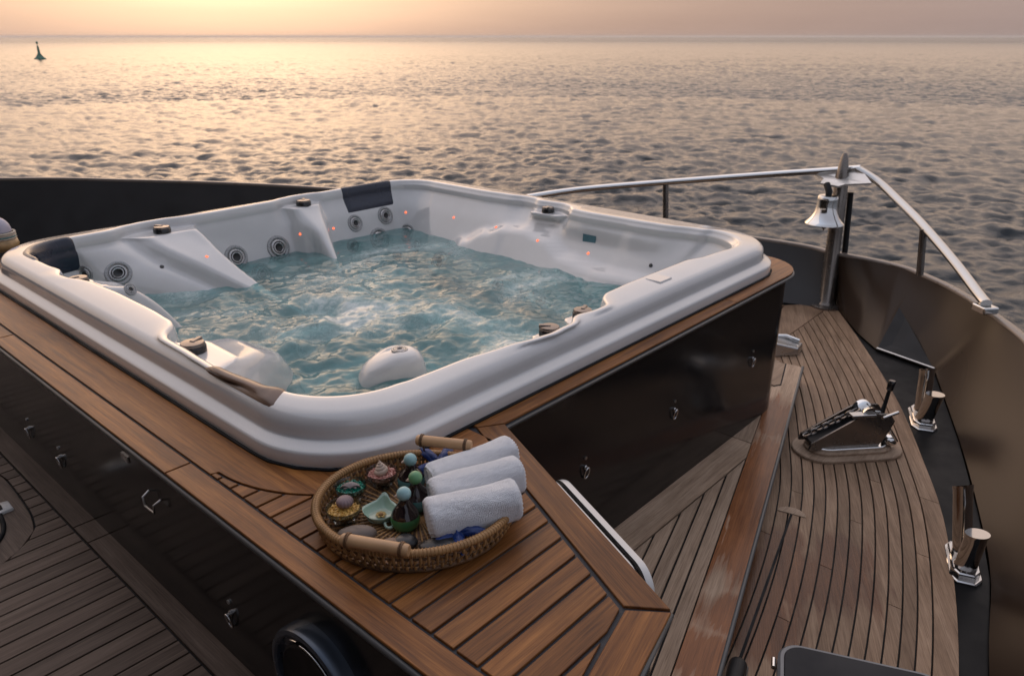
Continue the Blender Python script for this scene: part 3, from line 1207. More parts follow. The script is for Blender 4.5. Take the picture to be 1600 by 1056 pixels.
# white rounded locker door on the bench's right side
e0, e1 = at(868, 748, -0.03), at(1008, 900, -0.03)
dirn = Vector((n_r.x, n_r.y, 0))
outn = Vector((n_r.y, -n_r.x, 0))
wall_p = Vector((1.052, 0.538, 0)) - outn * 0.030
s_a = (e1 - wall_p).dot(dirn) - 0.01
s_b = (e0 - wall_p).dot(dirn) + 0.03
door = empty('locker_door', wall_p + dirn * ((s_a + s_b) / 2) + Vector((0, 0, -0.3)), 'white rounded locker door with black seal on the bench side', 'locker door')


def rrect_slab(s0, s1, z0, z1, r, d0, d1, ease=0.008):
    pts = []
    for (cs, cz, a0) in ((s1 - r, z1 - r, 0), (s0 + r, z1 - r, 90), (s0 + r, z0 + r, 180), (s1 - r, z0 + r, 270)):
        for i in range(9):
            a = R(a0 + 90 * i / 8)
            pts.append((cs + r * math.cos(a), cz + r * math.sin(a)))
    v, f = [], []
    rings = [(0, d0), (0, d1 - ease), (ease * 0.3, d1 - ease * 0.3), (ease, d1)]
    n = len(pts)
    for ins, d in rings:
        q = inset(pts, ins) if ins else pts
        v += [wall_p + dirn * s + Vector((0, 0, z)) + outn * d for s, z in q]
    for k in range(len(rings) - 1):
        for i in range(n):
            j = (i + 1) % n
            f.append((k * n + i, k * n + j, (k + 1) * n + j, (k + 1) * n + i))
    f.append(tuple((len(rings) - 1) * n + i for i in range(n)))
    return v, f


zt = -0.026
v, f = rrect_slab(s_a, s_b, -0.62, zt, 0.06, -0.004, 0.050, 0.004)
meshobj('door_frame', v, f, M['whiteplain'], door, 40)
v, f = rrect_slab(s_a + 0.010, s_b - 0.010, -0.610, zt - 0.012, 0.056, 0.050, 0.062, 0.002)
meshobj('door_seal', v, f, M['caulk'], door, 40)
v, f = rrect_slab(s_a, s_b, -0.62, zt - 0.002, 0.06, 0.062, 0.082, 0.009)
meshobj('door_leaf', v, f, M['whiteplain'], door, 40)

# ------------------------------------------------------------------ hot tub
tub = empty('hot_tub', ((X0 + X1) / 2, (Y0 + Y1) / 2, 0.0), 'square white acrylic hot tub set into the teak-topped housing', 'hot tub')
# sides: 0 front right (y = Y0), 1 far right (x = X1), 2 far left (y = Y1), 3 front left (x = X0)
NS, NCRN = 110, 22
stations = []
for side in range(4):
    for i in range(NS):
        stations.append((side, (i + 0.5) / NS, None))
    for i in range(NCRN):
        stations.append((side, None, (i + 0.5) / NCRN))


def place(st, d):
    """point of the rounded square drawn d inside the outer outline, with its outward direction"""
    side, t, c = st
    r = max(RC - d * 0.55, 0.13)
    m = d + r
    xa, xb, ya, yb = X0 + m, X1 - m, Y0 + m, Y1 - m
    if c is None:
        if side == 0:
            return xa + (xb - xa) * t, Y0 + d, 0, -1
        if side == 1:
            return X1 - d, ya + (yb - ya) * t, 1, 0
        if side == 2:
            return xb + (xa - xb) * t, Y1 - d, 0, 1
        return X0 + d, yb + (ya - yb) * t, -1, 0
    cc = ((xb, ya, -90), (xb, yb, 0), (xa, yb, 90), (xa, ya, 180))[side]
    a = R(cc[2] + 90 * c)
    return cc[0] + r * math.cos(a), cc[1] + r * math.sin(a), math.cos(a), math.sin(a)


EDGE = {   # how far the inner edge lies inside the outer outline, along each side
    0: [(1.00, .130), (1.20, .122), (1.38, .118), (1.56, .095), (1.68, .070), (1.74, .060), (1.80, .066), (1.865, .068), (1.895, .095), (1.935, .105), (1.97, .090), (2.03, .086), (2.09, .090), (2.125, .138), (2.18, .165), (2.34, .172), (2.75, .170), (2.86, .140), (3.1, .120)],
    1: [(1.5, .150), (1.75, .175), (1.90, .215), (2.05, .225), (2.35, .235), (2.46, .225), (2.53, .165), (2.60, .140), (2.70, .150), (2.76, .160), (2.80, .130), (2.88, .125), (3.0, .150), (3.2, .165), (3.7, .165)],
    2: [(1.1, .170), (1.35, .165), (1.48, .120), (1.55, .105), (1.66, .105), (1.76, .130), (1.9, .140), (2.25, .130), (2.36, .095), (2.44, .080), (2.54, .085), (2.62, .110), (2.8, .105), (3.2, .110)],
    3: [(1.6, .105), (1.70, .085), (1.9, .066), (2.02, .070), (2.12, .074), (2.25, .076), (2.30, .096), (2.34, .138), (2.40, .158), (2.55, .165), (2.80, .165), (3.02, .155), (3.09, .140), (3.15, .115), (3.22, .108), (3.26, .116), (3.30, .135), (3.4, .125), (3.6, .120)],
}
# diverter shelves: side, centre, half width of the shelf, depth of the shelf, how far the fin leans in at the water
SHELF = [(2, 1.61, 0.18, 0.125, 0.36, -1), (2, 2.46, 0.12, 0.095, 0.24, 1), (1, 2.66, 0.13, 0.075, 0.02, 0),
         (3, 2.15, 0.16, 0.125, 0.23, 0), (3, 3.19, 0.11, 0.105, 0.20, 0), (0, 1.815, 0.085, 0.095, 0.03, 0), (0, 2.02, 0.085, 0.095, 0.03, 0)]


def coord(side, x, y):
    return x if side in (0, 2) else y


def edge_w(st, x, y):
    side, t, c = st
    if c is None:
        return interp(coord(side, x, y), EDGE[side])
    a, b = EDGE[side], EDGE[(side + 1) % 4]
    ea = a[-1][1] if side in (0, 1) else a[0][1]
    nb = (side + 1) % 4
    eb = b[0][1] if nb in (0, 1) else b[-1][1]
    return ea + (eb - ea) * c


def shelf_s(st, x, y):
    side = st[0]
    if st[2] is not None:
        return 0.0
    u_ = coord(side, x, y)
    s = 0.0
    for sd, c, hw_, dep, lean, asym in SHELF:
        if sd == side:
            s = max(s, dep * (1 - sstep(hw_ * 0.70, hw_ * 1.0, abs(u_ - c))))
    return s


def fin(st, x, y, q):
    side = st[0]
    if st[2] is not None:
        return 0.0
    u_ = coord(side, x, y)
    s = 0.0
    for sd, c, hw_, dep, lean, asym in SHELF:
        if sd == side and lean > 0.05:
            w0 = hw_ * (1 - 0.25 * min(q, 1.3))
            if asym == -1:           # broad soft shoulder towards the left corner, crisp ridge on the other side
                e_ = c + 0.17 - 0.14 * min(q, 1.4)
                up_ = 1 - sstep(-0.03, 0.015, u_ - e_) if u_ > c - 0.15 else 1 - sstep(0.2, 0.55, c - u_)
            elif asym == 1:
                up_ = 1 - sstep(w0 * 0.30, w0 * 0.75, abs(u_ - c - 0.03 * q))
            else:
                up_ = (1 - sstep(w0 * 0.35, w0 * 1.5, abs(u_ - c))) * max(q, 0.001) ** -0.62
            s = max(s, up_ * lean * max(0.0, q))
    return s


def ridge(st, x, y, z):
    """lounger contour moulded into the far right wall"""
    if st[0] != 1 or st[2] is not None:
        return 0.0
    zr = interp(y, [(1.6, -.10), (1.9, -.098), (2.1, -.100), (2.36, -.080), (2.58, -.022), (2.75, .002), (2.9, -.010), (3.06, -.050), (3.25, -.115), (3.5, -.30)])
    return 0.068 * (1 - sstep(zr - 0.016, zr + 0.016, z))


ROWS = []          # (kind, z, d)
for d, z in ((0.004, -0.012), (0.0, 0.0), (0.0, 0.0395), (0.0014, 0.0440), (0.0050, 0.0475), (0.0120, 0.0510), (0.0250, 0.0572), (0.0300, 0.0600),
             (0.0325, 0.0625), (0.0335, 0.0660), (0.0338, 0.0820), (0.0348, 0.0960), (0.0378, 0.1080), (0.0440, 0.1180), (0.0540, 0.1265), (0.0630, 0.1310)):
    ROWS.append(('o', z, d))
ROWS += [('e', 0.1365, -0.024), ('e', 0.1385, -0.012), ('e', 0.1382, -0.004), ('e', 0.1350, 0.004), ('e', 0.1290, 0.0085), ('e', 0.1210, 0.0105)]
ROWS += [('l', 0.1165, 0.0125), ('l', 0.1085, 0.0140), ('s', 0.0960, 0.0), ('s', 0.0905, 0.08), ('s', 0.0890, 0.35), ('s', 0.0885, 0.80), ('s', 0.0870, 0.93), ('s', 0.0810, 1.0)]
zz = 0.066
while zz > -0.32:
    ROWS.append(('w', zz, 0))
    zz -= 0.014
ROWS += [('b', -0.38, 0.03), ('b', -0.425, 0.12), ('b', -0.44, 0.36), ('b', -0.47, 0.42), ('b', -0.63, 0.46), ('b', -0.66, 0.52), ('b', -0.66, 0.95)]
SLOPE = {0: 0.20, 1: 0.66, 2: 0.33, 3: 0.25}


def slope_of(st):
    side, t, c = st
    if c is None:
        return SLOPE[side]
    return SLOPE[side] + (SLOPE[(side + 1) % 4] - SLOPE[side]) * sstep(0, 1, c)


def ledge_w(st, x, y):
    side, t, c = st
    if side == 1 and c is None:
        return 1.0 - 0.5 * sstep(2.0, 2.1, y) + 0.5 * sstep(2.85, 2.95, y)
    if side == 0 and c is not None:
        return 1.0
    if side == 1:
        return 1.0 - c
    return 0.0


def surf(st, row):
    kind, z, d = row
    if kind == 'o':
        x, y, nx, ny = place(st, d)
        return Vector((x, y, z))
    x, y, _, _ = place(st, 0.12)
    w = edge_w(st, x, y)
    s = shelf_s(st, x, y)
    low = 0.0
    if kind == 'e':
        dd = w + d
    else:
        L = 0.016 * ledge_w(st, x, y)
        if kind == 'l':
            dd = w + d + L
        elif kind == 's':
            dd = w + 0.0155 + L + s * d
        else:
            q = (0.081 - z) / 0.231
            sl = slope_of(st)
            if st[0] == 1 and st[2] is None:
                sl += 0.16 * (1 - sstep(2.0, 3.0, y)) * sstep(1.45, 1.95, y)
            if kind == 'w':
                fade = 1.0 if st[0] in (2, 3) else 1 - sstep(0.0, 0.04, 0.081 - z)
                wm_ = {0: 0.12, 1: 0.18, 2: 0.13, 3: 0.12}
                wbar = wm_[st[0]] if st[2] is None else wm_[st[0]] + (wm_[(st[0] + 1) % 4] - wm_[st[0]]) * st[2]
                w_ = w + (wbar - w) * sstep(0.0, 0.11, 0.081 - z)
                dd = w_ + 0.0165 + L + s * fade + sl * (0.081 - z) + fin(st, x, y, q) * 0.9 + ridge(st, x, y, z)
            else:
                dd = 0.12 + 0.05 + sl * 0.40 + d + 0.75 * fin(st, x, y, 1.5) * (1 - sstep(0.0, 0.4, d))
    x2, y2, nx, ny = place(st, dd)
    if st[2] is None:            # keep features where they stand along the side
        x2, y2, nx, ny = place(st, 0.12 if dd < 0.45 else dd)
        k = dd - (0.12 if dd < 0.45 else dd)
        x2, y2 = x2 - nx * k, y2 - ny * k
        # ease the station spacing towards the inner rectangle
        xa, ya, _, _ = place(st, dd)
        f_ = 0.0 if dd < 0.16 else min(1.0, (dd - 0.16) / 0.12)
        x2, y2 = x2 + (xa - x2) * f_, y2 + (ya - y2) * f_
    return Vector((x2, y2, z))


G = [[surf(st, r) for r in ROWS] for st in stations]
# soften sideways so mouldings flow into one another
n_st, n_r_ = len(G), len(ROWS)
arr = np.array([[[p.x, p.y, p.z] for p in col] for col in G])
first_e = next(i for i, r in enumerate(ROWS) if r[0] == 'e')
for it in range(1):
    sm = (np.roll(arr, 1, 0) + 2 * arr + np.roll(arr, -1, 0)) / 4
    arr[:, first_e:] = sm[:, first_e:]
# knob recess rims run a touch lower at the shelf mouths, as moulded
verts = arr.reshape(-1, 3)
faces = []
for i in range(n_st):
    j = (i + 1) % n_st
    for k in range(n_r_ - 1):
        faces.append((i * n_r_ + k, j * n_r_ + k, j * n_r_ + k + 1, i * n_r_ + k + 1))
faces.append(tuple(i * n_r_ + n_r_ - 1 for i in range(n_st)))
shell = meshobj('shell', [tuple(p) for p in verts], faces, M['white'], tub, 180)
bvh = BVHTree.FromPolygons([Vector(p) for p in verts], faces[:-1])
# dark rubber line where the shell meets the teak
ln = [Vector((*place(st, -0.003)[:2], 0.0025)) for st in stations[::4]]
v, f = tube(ln, 0.0048, 8, closed=True)
meshobj('rim_seal', v, f, M['caulk'], tub, 60)


def cast(px, py):
    d = ray(px, py).normalized()
    loc, nrm_, idx, dist = bvh.ray_cast(CAM, d)
    if loc is None:
        return None
    if nrm_.dot(d) > 0:
        nrm_ = -nrm_
    return loc, nrm_, dist


# jets
def jet_mesh(name, prof, mat):
    v, f = lathe(prof, 36)
    me = bpy.data.meshes.new(name)
    me.from_pydata([tuple(p) for p in v], [], f)
    me.materials.append(mat)
    me.polygons.foreach_set('use_smooth', [True] * len(me.polygons))
    me.set_sharp_from_angle(angle=R(32))
    return me


J_bez = jet_mesh('jet', [(1.0, -0.1), (1.0, 0.04), (0.97, 0.10), (0.86, 0.13), (0.80, 0.12), (0.74, 0.06), (0.70, 0.05)], M['jetgrey'])
J_ring = jet_mesh('ring', [(0.70, 0.04), (0.68, 0.10), (0.62, 0.16), (0.54, 0.17), (0.50, 0.12), (0.46, 0.04)], M['steel'])
J_noz = jet_mesh('nozzle', [(0.72, 0.052), (0.47, 0.056), (0.45, 0.10), (0.36, 0.13), (0.30, 0.08), (0.0, 0.03)], M['jetblack'])
J_eye = jet_mesh('eyelet', [(0.44, 0.11), (0.41, 0.15), (0.36, 0.16), (0.33, 0.12)], M['steel'])


def jet(px, py, rpx, parent=tub, dz=0.0, hit_=None, nr=None):
    h = hit_ or cast(px, py)
    if h is None:
        return
    p, nrm_, dist = h
    r = rpx / F_PX * (p - CAM).dot(FW)
    Mx = frame_from(nrm_).to_4x4()
    Mx = Matrix.Translation(p - org(parent)) @ Mx @ Matrix.Diagonal((r, r, r, 1))
    o = bpy.data.objects.new('jet', J_bez)
    put(o, parent)
    o.matrix_basis = Mx
    for nm, me in (('jet_ring', J_ring), ('nozzle', J_noz), ('eyelet', J_eye)):
        c = bpy.data.objects.new(nm, me)
        put(c, o)


for px, py, r in ((185, 427, 20), (133, 428, 13), (369, 402, 19), (435, 387, 19), (410, 429, 18), (555, 349, 13.5), (602, 337, 14), (636, 364, 14),
                  (593, 374, 18), (551, 384, 11), (578, 405, 15), (622, 399, 15), (688, 408, 18), (650, 386, 11), (778, 445, 12), (816, 456, 12), (204, 452, 10), (845, 470, 10)):
    jet(px, py, r)
# small lit LEDs, drilled points, sticker
for px, py in ((323, 401), (469, 366), (521, 357), (634, 332), (709, 340), (775, 355), (840, 376), (919, 396)):
    h = cast(px, py)
    if h:
        v, f = lathe([(0.0075, -0.001), (0.0072, 0.002), (0.004, 0.004), (0, 0.0045)], 12, h[0], h[1])
        meshobj('led_light', v, f, M['led'], tub, 60)
for px, py in ((253, 417), (1017, 415)):
    h = cast(px, py)
    if h:
        v, f = lathe([(0.010, -0.001), (0.010, 0.003), (0.006, 0.004), (0, 0.003)], 12, h[0], h[1])
        meshobj('air_nozzle', v, f, M['jetblack'], tub, 60)
M['sticker'] = simple('teal sticker', (0.07, 0.16, 0.19), 0.35, var=0.2)
h = cast(921, 373)
if h:
    sx_ = Vector((0, -1, 0))
    up_ = h[1].cross(sx_).normalized()
    if up_.z < 0:
        up_ = -up_
    pts = []
    for a, b in ((-1, -1), (1, -1), (1, 1), (-1, 1)):
        for off_ in (0.0005, 0.0025):
            pts.append(h[0] + sx_ * a * 0.042 + up_ * b * 0.020 + h[1] * off_)
    meshobj('sticker', pts, [(1, 3, 5, 7), (0, 6, 4, 2), (0, 2, 3, 1), (2, 4, 5, 3), (4, 6, 7, 5), (6, 0, 1, 7)], M['sticker'], tub)

# head cushions: pads that follow the moulded rim
nrm_arr = np.zeros_like(arr)
for i in range(n_st):
    for k in range(n_r_):
        a = arr[(i + 1) % n_st, k] - arr[i - 1, k]
        b = arr[i, min(k + 1, n_r_ - 1)] - arr[i, max(k - 1, 0)]
        c = np.cross(a, b)
        l = np.linalg.norm(c)
        nrm_arr[i, k] = c / l if l > 1e-9 else (0, 0, 1)


def pad(i0, i1, k0, k1, th, mat, cut=None):
    sub = 1
    I = list(range(i0, i1 + 1))
    K = list(range(k0, k1 + 1))
    v, f = [], []
    nI, nK = len(I), len(K)
    for a, i in enumerate(I):
        for b, k in enumerate(K):
            e = min(a / 2.0, (nI - 1 - a) / 2.0, b / 1.5, (nK - 1 - b) / 1.5, 1.0)
            t = -0.002 + (th + 0.002) * math.sin(e * math.pi / 2) ** 0.8 if e > 0 else -0.002
            p = arr[i % n_st, k] + nrm_arr[i % n_st, k] * t
            v.append(tuple(p))
    for a in range(nI - 1):
        for b in range(nK - 1):
            f.append((a * nK + b, (a + 1) * nK + b, (a + 1) * nK + b + 1, a * nK + b + 1))
    return meshobj('head_cushion', v, f, mat, tub, 180)


def near(px, py, z=0.138):
    p = at(px, py, z)
    d = (arr[:, first_e + 2, 0] - p.x) ** 2 + (arr[:, first_e + 2, 1] - p.y) ** 2
    return int(np.argmin(d))


kE = first_e
kw = next(i for i, r in enumerate(ROWS) if r[0] == 'w')
a_, b_ = near(602, 280), near(513, 292)
pad(min(a_, b_), max(a_, b_), kE + 1, kw + 5, 0.008, M['navy'])
a_, b_ = near(124, 376), near(66, 404)
pad(min(a_, b_), max(a_, b_), kE + 1, kw + 6, 0.009, M['navy'])
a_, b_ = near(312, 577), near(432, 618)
pad(min(a_, b_), max(a_, b_), kE - 3, kw + 1, 0.006, M['reflectvinyl'])  # front pad: painted warm reflection instead of plain navy

# diverter knobs on their shelves
def knob(p, r, turn=0.0):
    p = Vector(p)
    v, f = lathe([(r, -0.004), (r, 0.018), (r * 0.94, 0.022), (r * 0.90, 0.022)], 28, p)
    o = meshobj('diverter_knob', v, f, M['knob'], tub, 40)
    v, f = lathe([(r * 0.93, 0.0205), (r * 0.93, 0.026), (r * 0.86, 0.031), (r * 0.3, 0.033), (0, 0.033)], 28, p)
    meshobj('cap', v, f, M['knobtop'], o, 40)
    d = Vector((math.cos(turn), math.sin(turn), 0))
    v, f = boxm(p + d * r * 0.45 + Vector((0, 0, 0.030)), (r * 1.1, r * 0.42, 0.012), Matrix.Rotation(turn, 3, 'Z'))
    bevel(meshobj('grip', v, f, M['knobtop'], o), 0.003)


for (sd, c, hw_, dep, lean, asym), r in zip(SHELF, (0.042, 0.043, 0.038, 0.040, 0.038, 0.036, 0.036)):
    ww = interp(c, EDGE[sd]) + 0.016 + (dep * 0.50 if sd != 3 else dep * 0.34)
    if sd == 3 and c < 3:
        c = c + 0.05
    x, y = {0: (c, Y0 + ww), 1: (X1 - ww, c), 2: (c, Y1 - ww), 3: (X0 + ww, c)}[sd]
    knob((x, y, 0.0890), min(r, dep * 0.47), rnd.uniform(0, 6))

# moulded pod with a neck jet, standing in the water near the front corner
pod_c = at(612, 590, -0.15)
px_ = Vector((RT.x, RT.y, 0)) * 0.94 + HF * 0.34
px_.normalize()
py_ = Vector((-px_.y, px_.x, 0))
v, f = [], []
prof = [(-0.36, 1.34), (-0.26, 1.22), (-0.17, 1.10), (-0.11, 1.0), (-0.075, 0.92), (-0.055, 0.80), (-0.046, 0.64), (-0.043, 0.40)]
NN = 40
for z, s in prof:
    for k in range(NN):
        a = 2 * math.pi * k / NN
        ca_, sa_ = math.cos(a), math.sin(a)
        ex = abs(ca_) ** 0.8 * (1 if ca_ > 0 else -1)
        ey = abs(sa_) ** 0.8 * (1 if sa_ > 0 else -1)
        u_ = ex * 0.125 * s
        w_ = ey * 0.085 * s
        zz_ = z - 0.055 * sstep(0.03, -0.14, u_) * (1 if z > -0.2 else 0.3)
        p = pod_c + px_ * u_ + py_ * w_
        v.append(Vector((p.x, p.y, zz_)))
for r_i in range(len(prof) - 1):
    for k in range(NN):
        l = (k + 1) % NN
        f.append((r_i * NN + k, r_i * NN + l, (r_i + 1) * NN + l, (r_i + 1) * NN + k))
f.append(tuple((len(prof) - 1) * NN + k for k in range(NN)))
pod = meshobj('seat_pod', v, f, M['white'], tub, 180)
jet(0, 0, 13, tub, hit_=(pod_c + px_ * 0.035 + Vector((0, 0, -0.045 - pod_c.z)), Vector((0, 0, 1)), 0))

# skimmer lid let into the front right rim
def rim_pt(u_, d_, z_):
    return Vector((u_, Y0 + d_, z_))


sl = [rim_pt(2.42, 0.085, 0), rim_pt(2.50, 0.085, 0), rim_pt(2.50, 0.155, 0), rim_pt(2.42, 0.155, 0)]
v, f = prism([(p.x, p.y) for p in sl], 0.128, 0.1392, 0.002)
meshobj('skimmer_lid', v, f, M['white'], tub, 40)


# ------------------------------------------------------------------ water in the tub
def tub_water_mat():
    t = NT('whirlpool water')
    v = t.coords(rand=False)
    big = t.noise(v, 1.7, 4, 0.55, 0.5)
    fine = t.noise(v, 26, 6, 0.72, 2.2)
    foam = t.math('ADD', t.math('MULTIPLY', big, 0.78), t.math('MULTIPLY', fine, 0.22))
    col = t.ramp(foam, [(0.36, (0.17, 0.33, 0.335)), (0.50, (0.26, 0.42, 0.42)), (0.60, (0.40, 0.53, 0.52)), (0.67, (0.64, 0.69, 0.67))])
    t.l(col, t.p.inputs['Base Color'])
    t.set(Roughness=0.05, IOR=1.33)
    tr = t.n('ShaderNodeBsdfTransparent')
    tr.inputs[0].default_value = (0.58, 0.86, 0.87, 1)
    gl = t.n('ShaderNodeBsdfGlossy')
    mx = t.n('ShaderNodeMixShader')
    fac = t.ramp(foam, [(0.38, (0.20, 0.20, 0.20)), (0.54, (0.40, 0.40, 0.40)), (0.66, (0.85, 0.85, 0.85))])
    t.l(fac, mx.inputs[0])
    # clear-water part still mirrors the sky
    fr = t.n('ShaderNodeFresnel')
    fr.inputs[0].default_value = 1.33
    gl.inputs['Roughness'].default_value = 0.04
    m2 = t.n('ShaderNodeMixShader')
    t.l(fr.outputs[0], m2.inputs[0])
    t.l(tr.outputs[0], m2.inputs[1])
    t.l(gl.outputs[0], m2.inputs[2])
    t.l(m2.outputs[0], mx.inputs[1])
    t.l(t.p.outputs[0], mx.inputs[2])
    t.l(mx.outputs[0], t.out.inputs[0])
    b = t.bump(t.noise(v, 18, 3, 0.5, 0.8), 0.13, 0.006)
    t.l(b.outputs[0], gl.inputs['Normal'])
    t.l(b.outputs[0], fr.inputs['Normal'])
    return t.m


M['tubwater'] = tub_water_mat()
WZ = -0.145
nw = 420
gx = np.linspace(X0 + 0.07, X1 - 0.07, nw)
gy = np.linspace(Y0 + 0.07, Y1 - 0.07, nw)
GX, GY = np.meshgrid(gx, gy, indexing='ij')
w1 = ocean_tile(256, 1.9, 0.86, R(230), 21, fall=4.6)
w2 = ocean_tile(256, 1.3, 0.62, R(120), 5, fall=4.4)
cxw, cyw = 1.75, 2.35
boil = np.exp(-((GX - cxw) ** 2 + (GY - cyw) ** 2) / 0.9)
calm = 1 - 0.6 * np.clip((GX + GY - 5.6) / 1.2, 0, 1)
w3 = ocean_tile(256, 0.9, 0.50, R(10), 15, fall=4.2)
HZ = (0.0072 * sample(w1[0], GX, GY, 1.9) + 0.0046 * sample(w2[0], GX, GY, 1.3) + 0.0012 * sample(w3[0], GX, GY, 0.9)) * (0.45 + 0.95 * boil) * calm + 0.012 * boil
WXs = GX + 0.006 * sample(w1[1], GX, GY, 1.9)
WYs = GY + 0.006 * sample(w1[2], GX, GY, 1.9)
tw = fast_grid('tub_water', np.stack([WXs, WYs, WZ + HZ], -1).reshape(-1, 3), nw, nw, M['tubwater'])
put(tw)
tag(tw, 'churning turquoise water filling the white hot tub', 'water', kind='structure')

# ------------------------------------------------------------------ serving tray and what lies in it
M['wicker'] = simple('rattan strand', (0.36, 0.195, 0.075), 0.48, var=0.35, bump=0.3, bscale=300)
M['wickerdark'] = simple('dark rattan', (0.13, 0.066, 0.028), 0.55, var=0.4)
M['dowel'] = simple('bare wood dowel', (0.46, 0.27, 0.135), 0.45, var=0.15)
TC = HF * 1.432 + RT * -0.213
TA, TB_ = 0.213, 0.192                   # half axes across and along the view
ex_, ey_ = RT.copy(), HF.copy()


def tray_pt(a, s, z):
    return TC + ex_ * (TA * s * math.cos(a)) + ey_ * (TB_ * s * math.sin(a)) + Vector((0, 0, z))


tray = empty('wicker_tray', TC, 'oval woven rattan tray with two wooden handles on the bench corner', 'tray')
b = MB()
for k in range(17):                       # coiled floor
    s = 0.06 + 0.90 * k / 16
    b.add(*tube([tray_pt(2 * math.pi * i / 56, s, 0.006 + 0.0012 * (i % 2)) for i in range(56)], 0.0062, 6, closed=True))
fl = b.build('woven_floor', M['wickerdark'], tray, 180)
b = MB()
for i in range(56):
    a = 2 * math.pi * i / 56
    b.add(*tube([tray_pt(a, 0.08, 0.011), tray_pt(a, 0.5, 0.0125), tray_pt(a, 0.96, 0.011)], 0.0024, 5))
b.build('floor_spoke', M['wicker'], fl, 180)
fl.children[0]['kind'] = 'stuff'
b = MB()
NW = 150
for i in range(NW):                       # close-set upright strands, leaning out
    a = 2 * math.pi * i / NW
    j = rnd.uniform(-.4, .4) * 2 * math.pi / NW
    o_ = 0.004 if i % 2 else -0.003
    p = [tray_pt(a, 0.955, 0.004), tray_pt(a + j * .3, 0.985, 0.018), tray_pt(a + j * .6, 1.005, 0.036), tray_pt(a, 1.012, 0.050)]
    p[1] = p[1] + (p[1] - TC).normalized() * o_
    p[2] = p[2] - (p[2] - TC).normalized() * o_
    b.add(*tube(p, 0.0036, 5))
wl = b.build('woven_side', M['wicker'], tray, 180)
wl['kind'] = 'stuff'
b = MB()
for s, z, r in ((0.972, 0.012, 0.0036), (0.992, 0.024, 0.0032), (1.002, 0.038, 0.0032)):
    b.add(*tube([tray_pt(2 * math.pi * i / 150, s + (0.012 if i % 2 else -0.012), z) for i in range(150)], r, 5, closed=True))
b.build('side_weaver', M['wickerdark'], tray, 180)
rim = [tray_pt(2 * math.pi * i / 96, 1.015, 0.054) for i in range(96)]
v, f = tube(rim, 0.0085, 10, closed=True)
rm = meshobj('tray_rim', v, f, M['wicker'], tray, 180)
b = MB()
for i in range(180):                      # wrapping of the rim
    a = 2 * math.pi * i / 180
    c = tray_pt(a, 1.015, 0.054)
    t_ = (tray_pt(a + .02, 1.015, 0.054) - c).normalized()
    n1 = Vector((0, 0, 1))
    n2 = t_.cross(n1)
    b.add(*tube([c + (n1 * math.cos(q) + n2 * math.sin(q)) * 0.0088 + t_ * 0.0012 * math.sin(q) for q in [2 * math.pi * m / 7 for m in range(7)]], 0.0016, 4, closed=True))
wr = b.build('rim_wrap', M['wicker'], rm, 180)
wr['kind'] = 'stuff'


def handle(p0, p1):
    p0, p1 = Vector(p0), Vector(p1)
    d = (p1 - p0).normalized()
    L_ = (p1 - p0).length
    pts, rr_ = [], []
    for t_, r_ in ((0, .0105), (.003, .0125), (.012, .0130), (.5 * L_, .0128), (L_ - .012, .0130), (L_ - .003, .0125), (L_, .0105)):
        pts.append(p0 + d * t_)
        rr_.append(r_)
    v, f = tube(pts, rr_, 20)
    o = meshobj('handle', v, f, M['dowel'], tray, 50)
    for t_ in (0.014, L_ - 0.014):
        c = p0 + d * t_
        n1 = Vector((0, 0, 1))
        n2 = d.cross(n1).normalized()
        n1 = n2.cross(d)
        for w_ in (-0.003, 0.001):
            v, f = tube([c + d * w_ + (n1 * math.cos(q) + n2 * math.sin(q)) * 0.0142 for q in [2 * math.pi * m / 16 for m in range(16)]], 0.0019, 6, closed=True)
            meshobj('binding', v, f, M['wickerdark'], o, 180)
        low_ = TC + Vector((c.x - TC.x, c.y - TC.y, 0)) * 1.0
        # nearest spot of the rim
        best = min(rim, key=lambda q: (q.x - c.x) ** 2 + (q.y - c.y) ** 2)
        v, f = tube([c - n1 * 0.012, c.lerp(best, 0.6), Vector((best.x, best.y, best.z - 0.012))], 0.0022, 6)
        meshobj('stay', v, f, M['wickerdark'], o, 180)


handle(at(651, 687, 0.105), at(737, 696, 0.105))
handle(at(534, 842, 0.078), at(639, 860, 0.078))

FZ = 0.0125          # top of the tray floor


def glass(name, col, rough=0.02):
    t = NT(name).set(Base_Color=col, Roughness=rough, Transmission_Weight=1.0, IOR=1.45)
    return t.m


def thin_glass(name):
    t = NT(name)
    tr = t.n('ShaderNodeBsdfTransparent')
    tr.inputs[0].default_value = (0.90, 0.94, 0.94, 1)
    gl = t.n('ShaderNodeBsdfGlossy')
    gl.inputs['Roughness'].default_value = 0.03
    lw = t.n('ShaderNodeLayerWeight')
    lw.inputs[0].default_value = 0.32
    fac = t.math('ADD', t.math('MULTIPLY', lw.outputs['Fresnel'], 0.8), 0.05, True)
    mx = t.n('ShaderNodeMixShader')
    t.l(fac, mx.inputs[0])
    t.l(tr.outputs[0], mx.inputs[1])
    t.l(gl.outputs[0], mx.inputs[2])
    t.l(mx.outputs[0], t.out.inputs[0])
    return t.m


M['glass'] = thin_glass('clear glass')


def grains(name, lo, hi):
    t = NT(name).set(Roughness=0.35)
    v = t.coords()
    vo = t.n('ShaderNodeTexVoronoi')
    vo.inputs['Scale'].default_value = 220
    t.l(v, vo.inputs['Vector'])
    sp = t.n('ShaderNodeSeparateColor')
    t.l(vo.outputs['Color'], sp.inputs[0])
    t.l(t.ramp(sp.outputs[0], [(0.1, lo), (0.9, hi)]), t.p.inputs['Base Color'])
    return t.m


